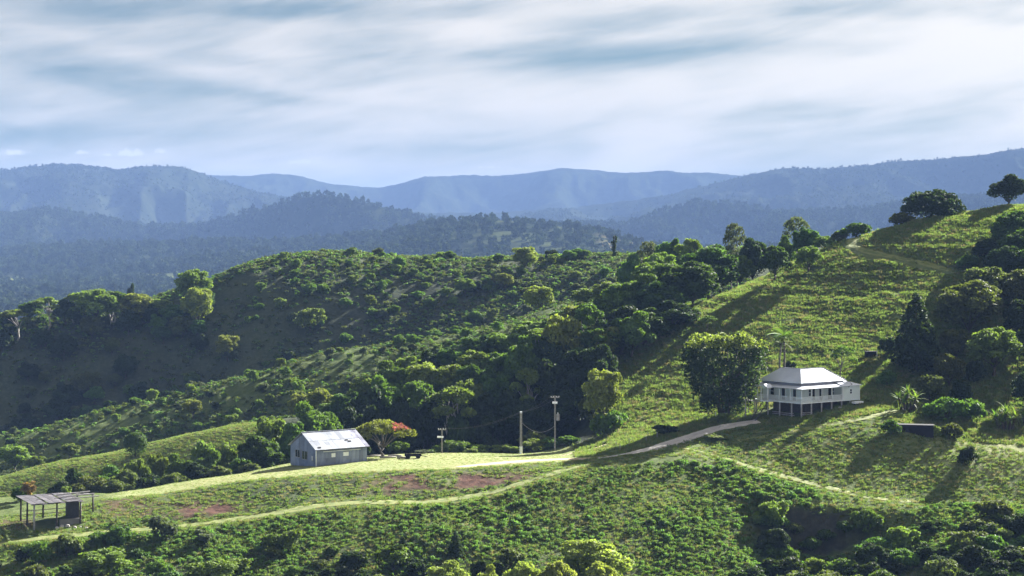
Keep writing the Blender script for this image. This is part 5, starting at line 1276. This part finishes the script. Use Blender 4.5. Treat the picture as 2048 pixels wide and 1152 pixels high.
# ------------------------------------------------------------------ shrubs scattered over the middle and back ridges
def ridge_words(k, d, big):
    where = 'along the crest of the back ridge' if d > 632 and not big else 'on the shaded face of the back ridge' if d > 505 else 'on the sunny middle ridge'
    tone = {'lightshrub': 'light green', 'shrub': 'mixed grey and green', 'darkshrub': 'dark', 'light': 'large pale'}[k]
    return (tone + (' round standout bush ' if big else ' small shrub ') + where, 'shrub')
HAND = [(521, 560, 618, 26), (561, 592, 606, 30), (518, 602, 603, 22), (496, 628, 590, 22), (512, 627, 592, 16), (620, 560, 622, 34), (647, 562, 622, 30), (620, 612, 598, 64), (590, 535, 628, 22), (590, 552, 624, 20), (310, 648, 574, 26),
        (343, 645, 576, 20), (358, 642, 578, 22), (465, 690, 546, 36), (532, 718, 495, 20), (562, 712, 498, 26), (507, 734, 492, 36), (376, 742, 500, 26), (383, 764, 494, 30), (262, 762, 510, 36), (386, 798, 440, 46), (463, 824, 430, 34),
        (425, 838, 425, 22), (540, 784, 455, 24), (520, 794, 450, 28), (598, 778, 448, 40), (248, 850, 428, 26), (226, 884, 418, 16), (140, 885, 424, 40), (30, 885, 425, 70), (75, 910, 418, 50), (585, 622, 590, 26), (690, 590, 606, 30), (740, 585, 604, 30),
        (745, 612, 590, 26), (788, 605, 588, 28), (860, 590, 590, 30), (890, 570, 600, 30), (930, 555, 606, 44), (985, 612, 545, 36), (1080, 570, 560, 70), (1010, 545, 606, 40), (1050, 492, 648, 60), (900, 497, 648, 26), (705, 490, 642, 26), (800, 505, 646, 36)]
for a, b, d, w in HAND:
    k = ('lightshrub', 'shrub')[int(a) % 2] if w < 40 else 'light'
    plant_on('ridge_shrub', k, *ridge_words(k, d, True), a, b, b + w * .85, w, 512 if d > 505 else 408, 700, 'standout ' + k + (' back' if d > 505 else ' mid'))
cnt = 0
while cnt < 225:
    px = rng.uniform(420, 1320) if cnt < 150 else rng.uniform(-80, 1000); D = rng.uniform(556, 652) if cnt < 150 else rng.uniform(448, 500)
    x = X_at(px, D)
    if cnt < 150 and rng.random() > 0.25 + 0.75 * sstep(560, 900, px): continue
    if cnt >= 150 and px > 700 and D < 470: continue
    gy = HY + (CZ - G(x, D)) / D * F; w = rng.uniform(14, 34)
    k = ('shrub', 'shrub', 'lightshrub', 'darkshrub')[cnt % 4]
    plant('ridge_shrub', k, *ridge_words(k, D, False), px, gy - w * rng.uniform(.55, .95), D, w, k + ' shrubs ' + ('back crest' if D > 632 else 'back face' if D > 505 else 'mid'))
    cnt += 1
# ------------------------------------------------------------------ ground cover and far woods (nobody could count these)
def clump_proto(name, mat, seed, n, size, H, W, blade=False):
    r = np.random.default_rng(seed)
    if blade:
        V = []; Fc = []; T_ = []
        for i in range(n):
            a = r.random() * 6.28; q = W * .45 * math.sqrt(r.random()); c = np.array([math.cos(a) * q, math.sin(a) * q, -.05])
            b_ = r.random() * 6.28; w = size * r.uniform(.6, 1.2); tip = c + [math.cos(a) * H * .5 * r.random() + r.normal() * .08, math.sin(a) * H * .5 * r.random() + r.normal() * .08, H * r.uniform(.55, 1.1)]
            k = len(V); V += [c + [math.cos(b_) * w, math.sin(b_) * w, 0], c - [math.cos(b_) * w, math.sin(b_) * w, 0], tip]; Fc.append([k, k + 1, k + 2]); T_ += [r.uniform(.75, 1.25)] * 3
        T_ = np.array(T_); me = mesh_from(name, np.array(V), np.array(Fc), MATS[mat], False, {'tint': np.stack([T_, T_, T_, T_ * 0 + 1], -1)})
    else:
        lobes = [(0, 0, H * .3, W * .32, W * .32, H * .5)] + [(math.cos(a) * W * .25, math.sin(a) * W * .25, H * r.uniform(.3, .6), W * .2, W * .2, H * .35) for a in r.uniform(0, 6.28, 4)]
        me = crown_mesh(name, lobes, n, size, MATS[mat], seed)
    return bpy.data.objects.new(name, me)
def gn_scatter(name, label_kind, pts, scl, rz, protos):
    """one object: points carrying scale and turn, each shown as one of a few small plants"""
    c = bpy.data.collections.new(name + '_kinds')
    for p in protos: c.objects.link(p)
    me = bpy.data.meshes.new(name)
    me.vertices.add(len(pts)); me.vertices.foreach_set('co', np.asarray(pts, np.float32).ravel())
    a = me.attributes.new('scl', 'FLOAT_VECTOR', 'POINT'); a.data.foreach_set('vector', np.asarray(scl, np.float32).ravel())
    rot = np.zeros((len(pts), 3), np.float32); rot[:, 2] = rz
    a = me.attributes.new('rot', 'FLOAT_VECTOR', 'POINT'); a.data.foreach_set('vector', rot.ravel())
    a = me.attributes.new('pick', 'INT', 'POINT'); a.data.foreach_set('value', np.random.default_rng(3).integers(0, len(protos), len(pts)).astype(np.int32))
    o = obj(name, me); o['kind'] = 'stuff'
    ng_ = bpy.data.node_groups.new(name, 'GeometryNodeTree')
    ng_.interface.new_socket('Geometry', in_out='INPUT', socket_type='NodeSocketGeometry'); ng_.interface.new_socket('Geometry', in_out='OUTPUT', socket_type='NodeSocketGeometry')
    gi, go = ng_.nodes.new('NodeGroupInput'), ng_.nodes.new('NodeGroupOutput')
    ip = ng_.nodes.new('GeometryNodeInstanceOnPoints'); ci = ng_.nodes.new('GeometryNodeCollectionInfo')
    ci.inputs[0].default_value = c; ci.inputs[1].default_value = True; ci.inputs[2].default_value = True
    def attr(nm, ty):
        n_ = ng_.nodes.new('GeometryNodeInputNamedAttribute'); n_.data_type = ty; n_.inputs[0].default_value = nm; return n_.outputs[0]
    lk = ng_.links.new
    lk(gi.outputs[0], ip.inputs['Points']); lk(ci.outputs[0], ip.inputs['Instance']); ip.inputs['Pick Instance'].default_value = True
    lk(attr('pick', 'INT'), ip.inputs['Instance Index']); lk(attr('scl', 'FLOAT_VECTOR'), ip.inputs['Scale'])
    er_ = ng_.nodes.new('FunctionNodeEulerToRotation'); lk(attr('rot', 'FLOAT_VECTOR'), er_.inputs[0]); lk(er_.outputs[0], ip.inputs['Rotation'])
    lk(ip.outputs[0], go.inputs[0])
    md = o.modifiers.new('scatter', 'NODES'); md.node_group = ng_
    return o
weeds = [clump_proto('weed', 'weed_leaf', 300 + i, 60, .17, .8, 1.3) for i in range(3)] + [clump_proto('weed', 'leaf_olive', 305, 56, .17, .7, 1.2)]
tufts = [clump_proto('tuft', 'grass_blade', 310 + i, 34, .07, .55, .9, True) for i in range(3)] + [clump_proto('tuft', 'grass_dry', 316, 30, .06, .55, .8, True)]
scrubs = [clump_proto('scrub', m_, 320 + i, 54, .24, 1.1, 1.9) for i, m_ in enumerate(('leaf_olive', 'leaf_grey', 'leaf_green', 'weed_leaf'))]
crowns = [clump_proto('wood', 'far_leaf', 330 + i, 70, 1.5, 9.0, 10.0) for i in range(4)]

def path_clear(x, y, extra=0.2):
    ok = np.ones(len(x), bool)
    for (qx, qy, w) in PATHS:
        for i in range(0, len(qx), 2):
            ok &= (x - qx[i]) ** 2 + (y - qy[i]) ** 2 > (w[i] / 2 + extra) ** 2
    return ok
def in_rect(x, y, x0, y0, rot, u0, u1, v0, v1):
    dx_, dy_ = x - x0, y - y0; u = dx_ * math.cos(rot) + dy_ * math.sin(rot); v = -dx_ * math.sin(rot) + dy_ * math.cos(rot)
    return (u > u0) & (u < u1) & (v > v0) & (v < v1)
def built_clear(x, y):
    return ~(in_rect(x, y, HX0, HY0, HR, -.5, 16, -.3, 12.5) | in_rect(x, y, SX, SY, SR, -.2, LU + .2, -.2, LV + .2) | in_rect(x, y, sx0, sy0, OR, -.5, 8, -.5, 7.5))
def sample(n, p0, p1, d0, d1, seed):
    r = np.random.default_rng(seed)
    p = r.uniform(p0, p1, n); D = np.sqrt(r.uniform(d0 * d0, d1 * d1, n))
    return (p - HX) / F * D, D, p, r
def cval(arr, x, y):
    p = HX + F * x / y
    c = np.clip(np.searchsorted(PXN, p), 0, len(PXN) - 1); r = np.clip(np.searchsorted(DN, y), 0, len(DN) - 1)
    return arr[r, c]
li = lambda n, p: np.interp(p, FINE, L[n][0])
def lay(name, x, y, s, sz, r, protos, zoff=-.05):
    z = ground(x, y) + zoff
    gn_scatter(name, None, np.stack([x, y, z], -1), np.stack([s, s, s * sz], -1), r.uniform(0, 6.28, len(x)), protos)

# weeds on the slope facing the camera, the bank and the knoll
x, y, p, r = sample(80000, -160, 2220, 258, 345, 41)
patch = fbm(x / 9, y / 9, 3)
keep = path_clear(x, y + 1.2, .5) & path_clear(x, y) & built_clear(x, y) & (y < li('bt', p) - .6) & (r.random(len(x)) < np.clip(.66 + 1.2 * patch + .5 * fbm(x / 31, y / 31, 2), .06, 1)) & (cval(earth, x, y) < .3 + .3 * r.random(len(x))) & (cval(cut, x, y) < .3)
knl = (p > 1390) & (y > li('tb', p))
keep &= ~((p > 1150) & (p < 1430) & (y > li('tf', p) - 3.5))
keep &= ~(knl & (r.random(len(x)) > .35))
bk = (p < 1200) & (y > li('tb', p)); keep &= ~(bk & (r.random(len(x)) > .45))
x, y, p = x[keep], y[keep], p[keep]
s = (.20 + .72 * r.random(len(x)) ** 2.6) * (1 + .7 * fbm(x / 12 + 4, y / 12, 2)) * np.where((p < 1200) & (y > li('tb', p)), .6, 1.0) * np.where((p > 1390) & (y > li('tb', p)), .55, 1)
lay('slope_weeds', x, y, s, r.uniform(.7, 1.3, len(x)), r, weeds)
# grass on the hillside behind the house, the green spur, the knoll and thinly on the lawn
x, y, p, r = sample(90000, 1150, 2260, 336, 470, 42)
keep = path_clear(x, y) & path_clear(x, y + 1.3, .5) & built_clear(x, y) & (y > li('bt', p) + .5) & (y < li('crest', p) + 6) & ((p > 1225) | (y < 362)) & (r.random(len(x)) < np.clip(.75 + .8 * fbm(x / 5, y / 5, 3), .15, 1))
x, y, p = x[keep], y[keep], p[keep]
lay('hillside_grass', x, y, r.uniform(.5, 1.35, len(x)), r.uniform(.6, 1.2, len(x)), r, tufts)
x, y, p, r = sample(16000, -160, 560, 374, 404, 43)
lay('spur_grass', x, y, r.uniform(.4, .9, len(x)), r.uniform(.5, .9, len(x)), r, tufts)
x, y, p, r = sample(14000, 190, 1330, 308, 366, 44)
keep = path_clear(x, y, .0) & built_clear(x, y) & (y > li('bt', p) - .3)
x, y, p = x[keep], y[keep], p[keep]
lay('lawn_grass', x, y, r.uniform(.25, .5, len(x)), r.uniform(.4, .7, len(x)), r, tufts)
x, y, p, r = sample(26000, -60, 2220, 286, 345, 45)
keep = path_clear(x, y, -.45) & built_clear(x, y) & (y > li('tf', p) - 1.5) & (y < li('bt', p) + 1) & (cval(earth, x, y) < .35 + .6 * r.random(len(x)))
x, y, p = x[keep], y[keep], p[keep]
lay('bank_grass', x, y, r.uniform(.5, 1.0, len(x)), r.uniform(.5, 1.0, len(x)), r, tufts)
x, y, p, r = sample(30000, -160, 2220, 258, 322, 48)
keep = path_clear(x, y, -.2) & (y < li('tf', p)) & (cval(cut, x, y) < .2)
x, y, p = x[keep], y[keep], p[keep]
lay('slope_grass', x, y, r.uniform(.4, 1.0, len(x)), r.uniform(.5, 1.2, len(x)), r, tufts)
x, y, p, r = sample(3200, 1240, 2260, 366, 456, 49)
keep = path_clear(x, y, .8) & path_clear(x, y + 1.5, .8) & (y < li('crest', p)) & (r.random(len(x)) < np.clip(.35 + 1.4 * fbm(x / 11, y / 11, 3), .02, 1))
x, y, p = x[keep], y[keep], p[keep]
lay('hillside_tussocks', x, y, r.uniform(.4, .9, len(x)), r.uniform(.5, .9, len(x)), r, weeds)
# scrub over the middle and back ridges
x, y, p, r = sample(17000, -220, 1420, 405, 500, 46)
keep = (y > li('spur', p) + 4) & ((p < 640) | (y > 446)) & (r.random(len(x)) < np.clip(.55 + 1.1 * fbm(x / 14, y / 14, 3), .05, 1))
x, y, p = x[keep], y[keep], p[keep]
lay('ridge_scrub', x, y, r.uniform(.4, 1.1, len(x)), r.uniform(.6, 1.1, len(x)), r, scrubs)
x, y, p, r = sample(34000, -220, 1500, 530, 672, 47)
near_top = y > li('back', p) - 14
keep = (r.random(len(x)) < np.where(near_top, .95, np.clip(.30 + .40 * sstep(480, 850, p) + .8 * fbm(x / 17, y / 17, 3), .10, .95)))
x, y, p = x[keep], y[keep], p[keep]
lay('back_ridge_scrub', x, y, r.uniform(.5, 1.35, len(x)), r.uniform(.6, 1.1, len(x)), r, scrubs)
# woods of the valley and ranges
def far_lay(name, n, d0, d1, s0, s1, seed, dens):
    x, y, p, r = sample(n, -350, 2400, d0, d1, seed)
    k = r.random(len(x)) < dens(x, y, p); x, y = x[k], y[k]
    z = ground_far(x, y) - 1.5; s = r.uniform(s0, s1, len(x))
    gn_scatter(name, None, np.stack([x, y, z], -1), np.stack([s, s, s * r.uniform(.8, 1.5, len(x))], -1), r.uniform(0, 6.28, len(x)), crowns)
def fval(arr, x, y):
    p = HX + F * x / y
    return arr[np.clip(np.searchsorted(DF, y), 0, len(DF) - 1), np.clip(np.searchsorted(PXF, p), 0, len(PXF) - 1)]
far_lay('valley_wood', 26000, 1500, 3600, .8, 1.7, 51, lambda x, y, p: np.where(fval(meadow, x, y) > .3, .03, .9) * np.where(fval(knoll, x, y) > .5, .35, 1))
far_lay('foothill_wood', 34000, 3600, 5300, .9, 1.9, 52, lambda x, y, p: .8 + 0 * x)
far_lay('range_wood', 30000, 5300, 7300, .6, 1.1, 53, lambda x, y, p: np.clip(.6 + fbm(x / 300, y / 500, 3), .1, 1))
